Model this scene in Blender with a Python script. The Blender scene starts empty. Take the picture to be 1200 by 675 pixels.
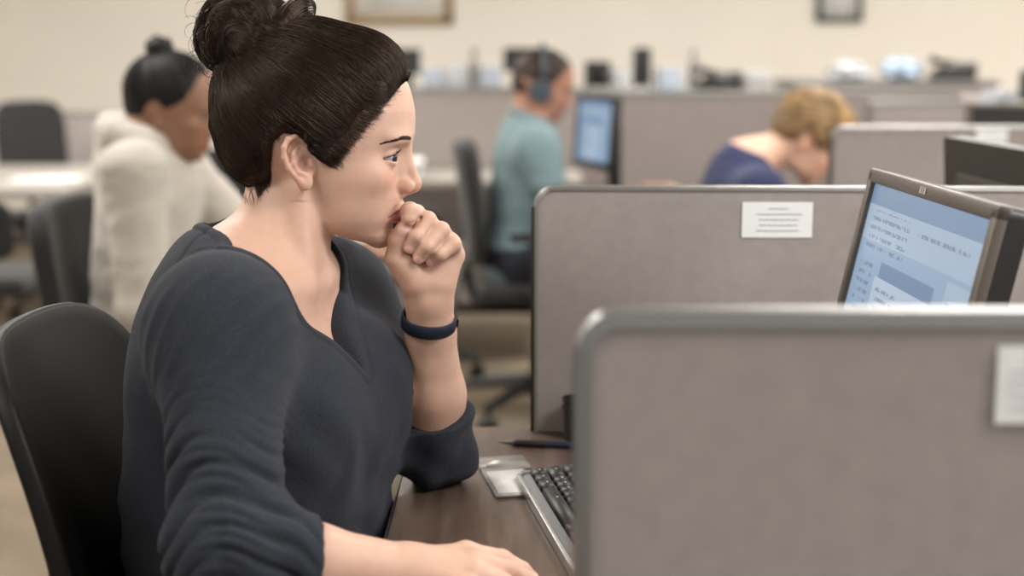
import bpy, bmesh, math, random
import numpy as np
from mathutils import Vector, Matrix, noise
from mathutils.bvhtree import BVHTree

random.seed(7); rng = np.random.default_rng(7)
SC = bpy.context.scene
COL = SC.collection

# ------------------------------------------------------------------ camera
FPX = 1667.0                                   # focal length in pixels of the 1200 wide frame
CAM_H = 1.25
PITCH = math.atan(272.5 / FPX)
cam_d = bpy.data.cameras.new('camera'); cam = bpy.data.objects.new('camera', cam_d); COL.objects.link(cam)
cam_d.sensor_width = 36; cam_d.lens = 36 * FPX / 1200; cam_d.clip_start = .05; cam_d.clip_end = 60
cam.location = (0, 0, CAM_H); cam.rotation_euler = (math.pi / 2 - PITCH, 0, 0)
cam_d.dof.use_dof = True; cam_d.dof.focus_distance = 1.56; cam_d.dof.aperture_fstop = 2.5
SC.camera = cam

# ------------------------------------------------------------------ world, exposure, ceiling light
SC.view_settings.view_transform = 'Standard'; SC.view_settings.look = 'None'
SC.view_settings.gamma = 1; SC.view_settings.use_curve_mapping = False
SC.view_settings.exposure = 0.5
W = bpy.data.worlds.new('world'); SC.world = W; W.use_nodes = True
W.node_tree.nodes['Background'].inputs[0].default_value = (1.0, .985, .965, 1)
W.node_tree.nodes['Background'].inputs[1].default_value = 0.34


def lamp(name, loc, size, power, color=(1, .965, .925), rot=(0, 0, 0), sy=None):
    l = bpy.data.lights.new(name, 'AREA'); l.energy = power; l.color = color; l.size = size
    if sy: l.shape = 'RECTANGLE'; l.size_y = sy
    o = bpy.data.objects.new(name, l); COL.objects.link(o); o.location = loc; o.rotation_euler = rot
    return o


for (lx, ly, e) in ((-1.6, .4, 24), (1.5, .6, 34), (-1.6, 3.3, 36), (1.5, 3.3, 38), (-1.6, 6.3, 56), (1.5, 6.3, 62), (4, 3.3, 34), (-3.6, 4.5, 34), (4, 6.8, 50)):
    lamp('ceiling_lamp', (lx, ly, 2.70), 1.2, e, sy=.6)
# added soft fill lamp, ahead of the woman and a little towards the camera
lamp('added_side_fill', (3.1, .35, 1.75), 2.2, 44, (.97, .98, 1.0), (0, math.radians(80), math.radians(-18)), 1.5)


def P(px, py, Y):
    """the place seen at pixel (px, py) of the photograph at distance Y in front of the camera"""
    v = (337.5 - py) / FPX; u = (px - 600) / FPX
    dy = math.cos(PITCH) + v * math.sin(PITCH); dz = -math.sin(PITCH) + v * math.cos(PITCH)
    t = Y / dy
    return np.array((u * t, Y, CAM_H + dz * t))


def lin(r, g=None, b=None):
    if g is None: g = b = r
    f = lambda c: (c / 255 / 12.92) if c / 255 <= .04045 else ((c / 255 + .055) / 1.055) ** 2.4
    return (f(r), f(g), f(b), 1)


# ------------------------------------------------------------------ materials
def mat(name, col, rough=.5, metal=0, bump=0, bscale=200, var=0, vscale=8, stretch=(1, 1, 1), spec=.5, sss=0, coat=0, emit=None, estr=0, aniso=0, attr=None, sheen=0, trans=0, alpha=1, bdist=.001, col2=None, stint=None):
    m = bpy.data.materials.new(name); m.use_nodes = True
    n = m.node_tree.nodes; L = m.node_tree.links; b = n['Principled BSDF']
    b.inputs['Base Color'].default_value = col; b.inputs['Roughness'].default_value = rough
    b.inputs['Metallic'].default_value = metal; b.inputs['Specular IOR Level'].default_value = spec
    if sss:
        b.inputs['Subsurface Weight'].default_value = sss; b.inputs['Subsurface Radius'].default_value = (1, .45, .3); b.inputs['Subsurface Scale'].default_value = .006
    if coat: b.inputs['Coat Weight'].default_value = coat; b.inputs['Coat Roughness'].default_value = .15
    if aniso: b.inputs['Anisotropic'].default_value = aniso
    if sheen: b.inputs['Sheen Weight'].default_value = sheen; b.inputs['Sheen Roughness'].default_value = .5
    if trans: b.inputs['Transmission Weight'].default_value = trans
    if alpha < 1: b.inputs['Alpha'].default_value = alpha
    if emit: b.inputs['Emission Color'].default_value = emit; b.inputs['Emission Strength'].default_value = estr
    if stint: b.inputs['Specular Tint'].default_value = stint
    tc = n.new('ShaderNodeTexCoord'); mp = n.new('ShaderNodeMapping'); mp.inputs['Scale'].default_value = stretch
    L.new(tc.outputs['Object'], mp.inputs[0])
    src = None
    if attr:
        a = n.new('ShaderNodeAttribute'); a.attribute_name = attr; src = a.outputs['Color']
        L.new(src, b.inputs['Base Color'])
    if var or col2:
        t = n.new('ShaderNodeTexNoise'); t.inputs['Scale'].default_value = vscale; t.inputs['Detail'].default_value = 5
        L.new(mp.outputs[0], t.inputs['Vector'])
        r = n.new('ShaderNodeValToRGB'); L.new(t.outputs['Fac'], r.inputs[0])
        if col2: c1, c2 = col, col2
        else:
            c1 = tuple(c * (1 - var) for c in col[:3]) + (1,); c2 = tuple(min(1, c * (1 + var)) for c in col[:3]) + (1,)
        r.color_ramp.elements[0].position = .32; r.color_ramp.elements[1].position = .68
        if src is not None:
            r.color_ramp.elements[0].color = (1 - var,) * 3 + (1,); r.color_ramp.elements[1].color = (1 + var,) * 3 + (1,)
            x = n.new('ShaderNodeMixRGB'); x.blend_type = 'MULTIPLY'; x.inputs[0].default_value = 1
            L.new(src, x.inputs[1]); L.new(r.outputs[0], x.inputs[2]); L.new(x.outputs[0], b.inputs['Base Color'])
        else:
            r.color_ramp.elements[0].color = c1; r.color_ramp.elements[1].color = c2
            L.new(r.outputs[0], b.inputs['Base Color'])
    if bump:
        t2 = n.new('ShaderNodeTexNoise'); t2.inputs['Scale'].default_value = bscale; t2.inputs['Detail'].default_value = 3
        L.new(mp.outputs[0], t2.inputs['Vector'])
        bp = n.new('ShaderNodeBump'); bp.inputs['Strength'].default_value = bump; bp.inputs['Distance'].default_value = bdist
        L.new(t2.outputs['Fac'], bp.inputs['Height']); L.new(bp.outputs[0], b.inputs['Normal'])
    return m


M = dict(
    wall=mat('painted_wall', lin(234, 228, 217), .8, bump=.1, bscale=90, var=.02, vscale=2),
    ceiling=mat('ceiling_tile', lin(225, 222, 214), .9, bump=.3, bscale=60),
    carpet=mat('carpet', lin(120, 107, 90), .95, bump=.6, bscale=300, var=.22, vscale=3, bdist=.004),
    baseboard=mat('baseboard_vinyl', lin(70, 62, 56), .6, var=.05),
    panel=mat('partition_fabric', lin(155, 147, 143), .9, bump=.35, bscale=700, var=.05, vscale=60, sheen=.1, spec=.2),
    trim=mat('partition_metal', lin(150, 149, 147), .36, .85, bump=.05),
    darktrim=mat('dark_edge', lin(46, 44, 42), .45, .3, var=.05),
    laminate=mat('desk_laminate', lin(80, 65, 56), .33, var=.1, vscale=60, stretch=(1, .10, 1), bump=.15, bscale=90, spec=.5, col2=lin(112, 94, 83)),
    lightlam=mat('table_laminate', lin(152, 147, 140), .4, var=.03),
    steel=mat('grey_steel', lin(120, 118, 114), .4, .8, var=.04),
    silver=mat('silver_plastic', lin(196, 194, 190), .3, .6, var=.03),
    black=mat('black_plastic', lin(30, 29, 29), .42, bump=.08, bscale=500, var=.06),
    blackfab=mat('black_fabric', lin(27, 25, 25), .85, bump=.4, bscale=400, var=.12, sheen=.15),
    shell=mat('chair_shell', lin(17, 15, 14), .5, bump=.15, bscale=700, var=.06, spec=.22),
    bezel=mat('monitor_bezel', lin(92, 84, 76), .38, .15, bump=.05, var=.05),
    darkbrown=mat('monitor_back', lin(44, 37, 33), .5, bump=.3, bscale=30, stretch=(1, 1, 8), var=.18, vscale=14),
    key=mat('key_plastic', lin(34, 33, 34), .45, var=.06),
    keymark=mat('key_print', lin(205, 205, 205), .6, var=.02),
    paper=mat('paper', lin(232, 232, 230), .8, var=.015, vscale=20),
    print=mat('grey_print', lin(194, 195, 198), .8, var=.05),
    sheets=mat('stacked_sheets', lin(170, 172, 176), .8, var=.06, vscale=30),
    card=mat('card', lin(222, 220, 216), .5, var=.04, vscale=50),
    greycard=mat('grey_card', lin(165, 160, 155), .35, var=.08, vscale=30, coat=.5),
    blueink=mat('navy_pen', lin(26, 34, 66), .3, var=.05, coat=.4),
    gold=mat('gilt_frame', lin(150, 122, 82), .45, .3, bump=.2, bscale=150, var=.1),
    blackframe=mat('black_frame', lin(36, 34, 33), .4, var=.05),
    picmat=mat('picture_paper', lin(238, 234, 224), .7, var=.01, vscale=8),
    bluewhite=mat('blue_white_paper', lin(148, 164, 182), .7, var=.12, vscale=12),
    white=mat('white_plastic', lin(222, 222, 222), .4, var=.02),
    sweater=mat('charcoal_knit', lin(49, 52, 59), .88, bump=.45, bscale=1100, var=.34, vscale=520, stretch=(1, 1, 2.6), sheen=.06, spec=.12, bdist=.0012),
    hoodie=mat('cream_fleece', lin(180, 173, 162), .95, bump=.5, bscale=260, var=.05, sheen=.3, bdist=.003),
    polo=mat('teal_polo', lin(120, 143, 148), .9, bump=.3, bscale=400, var=.06, sheen=.1),
    navy=mat('navy_tee', lin(44, 50, 84), .9, bump=.3, bscale=400, var=.07, sheen=.1),
    denim=mat('dark_denim', lin(36, 38, 46), .9, bump=.5, bscale=500, var=.15),
    shoe=mat('shoe_canvas', lin(40, 38, 38), .8, var=.1),
    sole=mat('shoe_sole', lin(200, 196, 190), .7, var=.05),
    skin=mat('skin', lin(225, 184, 160), .5, bump=.12, bscale=900, sss=.22, attr='tint', var=.035, vscale=90, spec=.42, bdist=.0006),
    brow=mat('brow_hair', lin(62, 46, 38), .6, var=.2, spec=.3),
    hair=mat('dark_brown_hair', lin(24, 17, 14), .5, var=.35, vscale=60, stretch=(1, 1, 1), spec=.35, bump=.2, bscale=300, stint=(.75, .58, .47, 1)),
    strand=mat('dark_hair_strand', lin(33, 23, 18), .33, var=.6, vscale=80, spec=.6, stint=(.8, .62, .5, 1)),
    blackhair=mat('black_hair', lin(17, 14, 13), .55, var=.3, vscale=60, spec=.3),
    brownhair=mat('brown_hair', lin(60, 46, 38), .5, var=.3, vscale=60, spec=.4),
    blond=mat('blond_hair', lin(122, 95, 62), .5, var=.25, vscale=40, spec=.4, bump=.3, bscale=120, stretch=(1, 1, .3)),
    blondstrand=mat('blond_hair_strand', lin(182, 152, 108), .42, var=.6, vscale=26, spec=.5),
    band=mat('navy_rubber', lin(28, 36, 52), .45, var=.04),
    phones=mat('blue_grey_headphones', lin(66, 76, 86), .4, .1, var=.05),
    lampglow=mat('lamp_diffuser', lin(255, 250, 240), .5, emit=(1, .96, .9, 1), estr=2.2),
)


# ------------------------------------------------------------------ object helpers
def tag(o, label=None, cat=None, group=None, kind=None):
    if label: o['label'] = label
    if cat: o['category'] = cat
    if group: o['group'] = group
    if kind: o['kind'] = kind
    return o


def thing(name, label, cat, loc=(0, 0, 0), rz=0, group=None):
    o = bpy.data.objects.new(name, None); COL.objects.link(o); o.empty_display_size = .05
    o.location = [float(c) for c in loc]; o.rotation_euler = (0, 0, rz)
    return tag(o, label, cat, group)


def link(name, me, m, parent=None, smooth=True):
    o = bpy.data.objects.new(name, me); COL.objects.link(o)
    if m is not None and not me.materials: me.materials.append(m)
    if smooth: me.polygons.foreach_set('use_smooth', [True] * len(me.polygons))
    if parent: o.parent = parent
    return o


class MB:
    """collects shapes and links them as one mesh"""
    def __init__(s): s.bm = bmesh.new()

    def box(s, c, d, bev=0, seg=2, rot=None):
        r = bmesh.ops.create_cube(s.bm, size=1); vs = r['verts']
        bmesh.ops.scale(s.bm, vec=d, verts=vs)
        if bev:
            es = list({e for v in vs for e in v.link_edges})
            r = bmesh.ops.bevel(s.bm, geom=es, offset=min(bev, min(d) * .49), segments=seg, profile=.5, affect='EDGES')
            vs = list({v for f in r['faces'] for v in f.verts} | {v for v in vs if v.is_valid})
        if rot is not None: bmesh.ops.rotate(s.bm, verts=vs, cent=(0, 0, 0), matrix=rot)
        bmesh.ops.translate(s.bm, vec=c, verts=vs); return s

    def tube(s, pts, r, n=10, cap=True, closed=False):
        pts = [Vector(p) for p in pts]; N = len(pts)
        rs = r if hasattr(r, '__len__') else [r] * N
        rings = []; up = None
        for i, p in enumerate(pts):
            if closed: t = pts[(i + 1) % N] - pts[i - 1]
            else: t = pts[min(i + 1, N - 1)] - pts[max(i - 1, 0)]
            t.normalize()
            if up is None: up = t.orthogonal().normalized()
            else: up = (up - t * up.dot(t)).normalized()
            w = t.cross(up)
            rings.append([s.bm.verts.new(p + (up * math.cos(a) + w * math.sin(a)) * rs[i]) for a in [2 * math.pi * k / n for k in range(n)]])
        for i in range(N if closed else N - 1):
            a, b = rings[i], rings[(i + 1) % N]
            for k in range(n): s.bm.faces.new((a[k], a[(k + 1) % n], b[(k + 1) % n], b[k]))
        if cap and not closed: s.bm.faces.new(rings[0][::-1]); s.bm.faces.new(rings[-1])
        return s

    def lathe(s, prof, c=(0, 0, 0), n=24, axis='z'):
        rings = []
        def put(x, y, z):
            q = (x, y, z) if axis == 'z' else ((z, x, y) if axis == 'x' else (x, z, y))
            return s.bm.verts.new(Vector(q) + Vector(c))
        for r, z in prof: rings.append([put(r * math.cos(2 * math.pi * k / n), r * math.sin(2 * math.pi * k / n), z) for k in range(n)])
        for a, b in zip(rings, rings[1:]):
            for k in range(n): s.bm.faces.new((a[k], a[(k + 1) % n], b[(k + 1) % n], b[k]))
        s.bm.faces.new(rings[0][::-1]); s.bm.faces.new(rings[-1]); return s

    def prism(s, poly, t0, t1, plane='xz'):
        """poly in the plane, extruded along the third axis"""
        def put(a, b, t): return s.bm.verts.new((a, t, b) if plane == 'xz' else ((a, b, t) if plane == 'xy' else (t, a, b)))
        A = [put(a, b, t0) for a, b in poly]; B = [put(a, b, t1) for a, b in poly]
        n = len(poly)
        s.bm.faces.new(A); s.bm.faces.new(B[::-1])
        for k in range(n): s.bm.faces.new((A[k], B[k], B[(k + 1) % n], A[(k + 1) % n]))
        return s

    def build(s, name, m, parent=None, smooth=True, auto=True, kind=None):
        bmesh.ops.recalc_face_normals(s.bm, faces=s.bm.faces)
        me = bpy.data.meshes.new(name)
        if smooth and auto:
            for e in s.bm.edges:
                if len(e.link_faces) == 2 and e.calc_face_angle(0) > math.radians(38): e.smooth = False
        s.bm.to_mesh(me); s.bm.free()
        o = link(name, me, m, parent, smooth)
        if kind: o['kind'] = kind
        return o


def copy_tree(o, parent=None):
    c = o.copy(); COL.objects.link(c)
    if parent: c.parent = parent
    for ch in o.children: copy_tree(ch, c)
    return c


# ------------------------------------------------------------------ solid modelling on a grid, for bodies, hair and clothes
def axis(*segs):
    out = []
    for a, b, h in segs:
        n = max(1, int(round((b - a) / h))); out.append(np.linspace(a, b, n, endpoint=False))
    out.append(np.array([segs[-1][1]])); return np.concatenate(out)


def smin(a, b, k):
    if k <= 0: return np.minimum(a, b)
    h = np.maximum(k - np.abs(a - b), 0) / k
    return np.minimum(a, b) - h * h * k * .25


def smax(a, b, k): return -smin(-a, -b, k)


class Frame:
    """local millimetres -> world metres"""
    def __init__(s, o, f, l, u, sc=.001):
        s.o = np.array(o, float); s.R = np.array([f, l, u], float); s.sc = sc   # rows are the local axes

    def w(s, p): return s.o + (np.array(p, float) * s.sc) @ s.R

    def loc(s, X, Y, Z):
        dx, dy, dz = (X - s.o[0]) / s.sc, (Y - s.o[1]) / s.sc, (Z - s.o[2]) / s.sc
        R = s.R
        return (dx * R[0, 0] + dy * R[0, 1] + dz * R[0, 2], dx * R[1, 0] + dy * R[1, 1] + dz * R[1, 2], dx * R[2, 0] + dy * R[2, 1] + dz * R[2, 2])

    def locv(s, V): return ((V - s.o) / s.sc) @ s.R.T


WORLD = Frame((0, 0, 0), (1, 0, 0), (0, 1, 0), (0, 0, 1), 1.0)


class Field:
    def __init__(s, xs, ys, zs):
        s.a = [np.asarray(v, np.float32) for v in (xs, ys, zs)]
        s.f = np.full([len(v) for v in s.a], 1.0, np.float32)

    def region(s, lo, hi):
        sl = []
        for v, l, h in zip(s.a, lo, hi):
            i = max(0, np.searchsorted(v, l) - 1); j = min(len(v), np.searchsorted(v, h) + 1)
            if j <= i: return None
            sl.append(slice(i, j))
        return tuple(sl)

    def apply(s, fn, lo, hi, k, op, fr):
        """fn(x, y, z) -> distance in the frame's units; lo/hi its box in the frame"""
        cs = np.array([fr.w((x, y, z)) for x in (lo[0], hi[0]) for y in (lo[1], hi[1]) for z in (lo[2], hi[2])])
        m = 1.8 * k + .010
        sl = s.region(cs.min(0) - m, cs.max(0) + m)
        if sl is None: return
        X = s.a[0][sl[0]][:, None, None]; Y = s.a[1][sl[1]][None, :, None]; Z = s.a[2][sl[2]][None, None, :]
        x, y, z = fr.loc(X, Y, Z)
        d = (fn(x, y, z) * fr.sc).astype(np.float32)
        if op == 'u': s.f[sl] = smin(s.f[sl], d, k)
        elif op == 's': s.f[sl] = smax(s.f[sl], -d, k)
        elif op == 'i': s.f[sl] = smax(s.f[sl], d, k)

    def ell(s, c, r, k=.008, op='u', fr=WORLD, rot=None):
        c = np.array(c, float); r = np.array(r, float)
        Rm = None if rot is None else np.array(rot)

        def fn(x, y, z):
            x, y, z = x - c[0], y - c[1], z - c[2]
            if Rm is not None:
                x, y, z = (x * Rm[0, 0] + y * Rm[0, 1] + z * Rm[0, 2], x * Rm[1, 0] + y * Rm[1, 1] + z * Rm[1, 2], x * Rm[2, 0] + y * Rm[2, 1] + z * Rm[2, 2])
            k0 = np.sqrt((x / r[0]) ** 2 + (y / r[1]) ** 2 + (z / r[2]) ** 2) + 1e-9
            k1 = np.sqrt((x / r[0] ** 2) ** 2 + (y / r[1] ** 2) ** 2 + (z / r[2] ** 2) ** 2) + 1e-9
            return k0 * (k0 - 1) / k1
        e = r if rot is None else np.full(3, r.max())
        s.apply(fn, c - e, c + e, k, op, fr)

    def cone(s, a, b, ra, rb, k=.008, op='u', fr=WORLD):
        a = np.array(a, float); b = np.array(b, float); ba = b - a; bb = max(float(ba @ ba), 1e-12)

        def fn(x, y, z):
            x, y, z = x - a[0], y - a[1], z - a[2]
            h = np.clip((x * ba[0] + y * ba[1] + z * ba[2]) / bb, 0, 1)
            return np.sqrt((x - ba[0] * h) ** 2 + (y - ba[1] * h) ** 2 + (z - ba[2] * h) ** 2) - (ra + (rb - ra) * h)
        R = max(ra, rb)
        s.apply(fn, np.minimum(a, b) - R, np.maximum(a, b) + R, k, op, fr)

    def chain(s, pts, rs, k=.008, fr=WORLD, k0=None, op='u'):
        for i in range(len(pts) - 1):
            s.cone(pts[i], pts[i + 1], rs[i], rs[i + 1], k if (i or k0 is None) else k0, op, fr)

    def mesh(s, name, smooth=1):
        f = s.f; neg = f < 0
        nx, ny, nz = f.shape
        c = np.zeros((nx - 1, ny - 1, nz - 1), np.uint8)
        for i in (0, 1):
            for j in (0, 1):
                for k in (0, 1): c += neg[i:nx - 1 + i, j:ny - 1 + j, k:nz - 1 + k]
        act = np.argwhere((c > 0) & (c < 8)); n = len(act)
        idx = np.full(c.shape, -1, np.int32); idx[act[:, 0], act[:, 1], act[:, 2]] = np.arange(n)
        acc = np.zeros((n, 3)); cnt = np.zeros(n)
        A = act
        corners = [(i, j, k) for i in (0, 1) for j in (0, 1) for k in (0, 1)]
        val = {q: f[A[:, 0] + q[0], A[:, 1] + q[1], A[:, 2] + q[2]].astype(float) for q in corners}
        co = [[v[A[:, d]].astype(float), v[A[:, d] + 1].astype(float)] for d, v in enumerate(s.a)]
        for q in corners:
            for d in range(3):
                if q[d]: continue
                q2 = list(q); q2[d] = 1; q2 = tuple(q2)
                v0, v1 = val[q], val[q2]; m = (v0 < 0) != (v1 < 0)
                t = np.where(m, v0 / np.where(m, v0 - v1, 1), 0)
                for e in range(3):
                    pe = co[e][0] + (co[e][1] - co[e][0]) * t if e == d else co[e][q[e]]
                    acc[:, e] += np.where(m, pe, 0)
                cnt += m
        V = acc / cnt[:, None]
        quads = []
        for d in range(3):
            sl0 = [slice(None)] * 3; sl1 = [slice(None)] * 3
            sl0[d] = slice(0, -1); sl1[d] = slice(1, None)
            for e in range(3):
                if e != d: sl0[e] = slice(1, -1); sl1[e] = slice(1, -1)
            a0 = neg[tuple(sl0)]; a1 = neg[tuple(sl1)]
            ed = np.argwhere(a0 != a1)
            if not len(ed): continue
            inside = a0[ed[:, 0], ed[:, 1], ed[:, 2]]
            e1, e2 = [(1, 2), (2, 0), (0, 1)][d]
            base = ed.copy()
            for e in (e1, e2): base[:, e] += 1
            def cell(o1, o2):
                b = base.copy(); b[:, e1] -= o1; b[:, e2] -= o2
                return idx[b[:, 0], b[:, 1], b[:, 2]]
            Q = np.stack([cell(1, 1), cell(0, 1), cell(0, 0), cell(1, 0)], 1)
            Q[~inside] = Q[~inside][:, ::-1]
            quads.append(Q)
        Q = np.concatenate(quads)
        for _ in range(smooth):
            ac = np.zeros_like(V); cn = np.zeros(n)
            for a, b in ((0, 1), (1, 2), (2, 3), (3, 0)):
                for q, w in ((a, b), (b, a)):
                    for e in range(3): ac[:, e] += np.bincount(Q[:, q], V[Q[:, w], e], n)
                    cn += np.bincount(Q[:, q], minlength=n)
            V = V * .5 + .5 * ac / np.maximum(cn, 1)[:, None]
        return V, Q


def np_mesh(name, V, Q):
    me = bpy.data.meshes.new(name)
    k = Q.shape[1]
    me.vertices.add(len(V)); me.vertices.foreach_set('co', np.asarray(V, np.float32).ravel())
    me.loops.add(Q.size); me.loops.foreach_set('vertex_index', Q.astype(np.int32).ravel())
    me.polygons.add(len(Q)); me.polygons.foreach_set('loop_start', np.arange(0, Q.size, k, dtype=np.int32))
    me.update(calc_edges=True); me.validate()
    return me


def normals(V, Q):
    N = np.cross(V[Q[:, 2]] - V[Q[:, 0]], V[Q[:, 3]] - V[Q[:, 1]])
    out = np.zeros_like(V)
    for c in range(4):
        for e in range(3): out[:, e] += np.bincount(Q[:, c], N[:, e], len(V))
    return out / (np.linalg.norm(out, axis=1, keepdims=True) + 1e-12)


def paint(me, C):
    a = me.color_attributes.new('tint', 'FLOAT_COLOR', 'POINT')
    a.data.foreach_set('color', np.concatenate([C, np.ones((len(C), 1))], 1).astype(np.float32).ravel())


def keep_largest(V, Q):
    n = len(V); lab = np.arange(n)
    while True:
        m = lab[Q].min(1); new = lab.copy()
        for c in range(4): np.minimum.at(new, Q[:, c], m)
        new = new[new]
        if (new == lab).all(): break
        lab = new
    big = np.bincount(lab).argmax(); keep = lab == big
    mp = np.cumsum(keep) - 1
    return V[keep], mp[Q[keep[Q[:, 0]]]]


def bez(pts, n):
    """smooth curve through points (Catmull-Rom)"""
    P_ = [np.array(p, float) for p in pts]; P_ = [2 * P_[0] - P_[1]] + P_ + [2 * P_[-1] - P_[-2]]
    out = []
    m = len(P_) - 3
    for i in range(n):
        t = i / (n - 1) * m; k = min(int(t), m - 1); t -= k
        a, b, c, d = P_[k:k + 4]
        out.append(.5 * ((2 * b) + (-a + c) * t + (2 * a - 5 * b + 4 * c - d) * t * t + (-a + 3 * b - 3 * c + d) * t ** 3))
    return np.array(out)


def strands_mesh(paths, r0, taper=.3, sides=3):
    """paths (n, m, 3) -> thin tubes"""
    Pn = np.asarray(paths, float); n, m, _ = Pn.shape
    T = np.gradient(Pn, axis=1); T /= np.linalg.norm(T, axis=2, keepdims=True) + 1e-12
    ref = np.where(np.abs(T[..., 2:3]) < .9, np.array([0, 0, 1.0]), np.array([1.0, 0, 0]))
    U = np.cross(T, ref); U /= np.linalg.norm(U, axis=2, keepdims=True) + 1e-12
    B = np.cross(T, U)
    s = np.linspace(0, 1, m); r = 1.0 * (taper + (1 - taper) * np.sin(np.pi * np.clip(s * .9 + .08, 0, 1)) ** .6)
    if np.ndim(r0): r = np.asarray(r0)[:, None] * (taper + (1 - taper) * np.sin(np.pi * np.clip(s * .9 + .08, 0, 1)) ** .6)[None]
    else: r = np.broadcast_to(r * r0, (n, m))
    ang = [2 * math.pi * k / sides for k in range(sides)]
    V = np.stack([Pn + (U * math.cos(a) + B * math.sin(a)) * r[..., None] for a in ang], 2)   # n, m, sides, 3
    I = np.arange(n * m * sides).reshape(n, m, sides)
    q = []
    for k in range(sides):
        k2 = (k + 1) % sides
        q.append(np.stack([I[:, :-1, k], I[:, :-1, k2], I[:, 1:, k2], I[:, 1:, k]], -1).reshape(-1, 4))
    return V.reshape(-1, 3), np.concatenate(q)
# ================================================================== the room
XL, XR, YB, YF, ZC = -4.2, 5.4, 9.4, -1.6, 2.8


def slab(name, c, d, m): return tag(MB().box(c, d).build(name, m, smooth=False), kind='structure')


slab('floor', ((XL + XR) / 2, (YB + YF) / 2, -.05), (XR - XL + .2, YB - YF + .2, .1), M['carpet'])
slab('ceiling', ((XL + XR) / 2, (YB + YF) / 2, ZC + .05), (XR - XL + .2, YB - YF + .2, .1), M['ceiling'])
slab('wall_back', ((XL + XR) / 2, YB + .06, ZC / 2), (XR - XL + .2, .12, ZC), M['wall'])
slab('wall_left', (XL - .06, (YB + YF) / 2, ZC / 2), (.12, YB - YF, ZC), M['wall'])
slab('wall_right', (XR + .06, (YB + YF) / 2, ZC / 2), (.12, YB - YF, ZC), M['wall'])
slab('baseboard_back', ((XL + XR) / 2, YB - .008, .05), (XR - XL, .016, .1), M['baseboard'])
slab('baseboard_left', (XL + .008, (YB + YF) / 2, .05), (.016, YB - YF - .02, .1), M['baseboard'])
slab('baseboard_right', (XR - .008, (YB + YF) / 2, .05), (.016, YB - YF - .02, .1), M['baseboard'])

# ================================================================== partitions and desks


def rounded(x0, x1, z0, z1, r, n=8, bottom=False):
    pts = [(x0, z0), (x1, z0)] if not bottom else []
    for cx, cz, a0 in ((x1 - r, z1 - r, 0), (x0 + r, z1 - r, 90)):
        pts += [(cx + r * math.cos(math.radians(a0 + 90 * k / n)), cz + r * math.sin(math.radians(a0 + 90 * k / n))) for k in range(n + 1)]
    return pts


def partition(label, x0, x1, Y, z0, z1, rz=0, th=.022, r=.028, rim=.006, edge=None, group=None, feet=True):
    """fabric panel with a rounded metal edge profile; origin at its left end"""
    t = thing('desk_partition', label, 'partition', (x0, Y, z0), rz, group)
    w, h = x1 - x0, z1 - z0
    inner = rounded(rim, w - rim, .0, h - rim, r - rim * .5)
    MB().prism(inner, -th / 2, th / 2).build('fabric_panel', M['panel'], t)
    # the edge profile: a rounded metal strip swept around the outline
    path = [(0, 0)] + [p for p in rounded(0, w, 0, h, r)[2:]][::-1] + [(w, 0)]
    m = MB(); prof = [(-rim * .2, -th * .62), (rim * .9, -th * .45), (rim * 1.2, 0), (rim * .9, th * .45), (-rim * .2, th * .62)]
    rings = []
    for i, p in enumerate(path):
        a = np.array(path[max(0, i - 1)]); b = np.array(path[min(len(path) - 1, i + 1)]); d = (b - a) / np.linalg.norm(b - a)
        nrm = np.array((-d[1], d[0]))
        rings.append([m.bm.verts.new((p[0] + nrm[0] * (q - rim), s, p[1] + nrm[1] * (q - rim))) for q, s in prof])
    for a, b in zip(rings, rings[1:]):
        for k in range(len(prof)): m.bm.faces.new((a[k], a[(k + 1) % len(prof)], b[(k + 1) % len(prof)], b[k]))
    m.bm.faces.new(rings[0]); m.bm.faces.new(rings[-1][::-1])
    m.build('edge_trim', M[edge or 'trim'], t)
    if feet == 'dark': MB().box((-.0022, 0, (h - r) / 2), (.0044, th * .9, h - r), .001).build('side_strip', M['darktrim'], t)
    return t


def note(label, parent_p, x, z, w, h, side=-1, lines=5, th=.022, cat='paper note'):
    """a printed slip stuck on the face of a partition: its own thing"""
    M_ = Matrix.LocRotScale(parent_p.location, parent_p.rotation_euler, None)
    p = M_ @ Vector((x, side * (th / 2 + .0012), z))
    t = thing('paper_note', label, cat, p, parent_p.rotation_euler.z)
    m = MB(); n = 12
    for i in range(n):
        for j in range(2): pass
    g = [[m.bm.verts.new((-w / 2 + w * i / n, side * .0001 * math.sin(i * .9), -h / 2 + h * j)) for j in (0, 1)] for i in range(n + 1)]
    for i in range(n): m.bm.faces.new((g[i][0], g[i + 1][0], g[i + 1][1], g[i][1]))
    o = m.build('sheet', M['paper'], t, smooth=False); s = o.modifiers.new('s', 'SOLIDIFY'); s.thickness = .0005; s.offset = 0
    l = MB()
    for k in range(lines):
        ww = w * (.25 if k == 0 else random.uniform(.5, .66)); zz = h * (.33 - .62 * k / max(1, lines - 1))
        x_ = -ww / 2
        while x_ < ww / 2:
            q = random.uniform(.003, .009) * w / .08; l.box((x_ + q / 2, side * .0014, zz), (q, .0003, h * .028)); x_ += q + w * .012
    l.build('printed_lines', M['print'], t, smooth=False)
    return t


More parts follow.
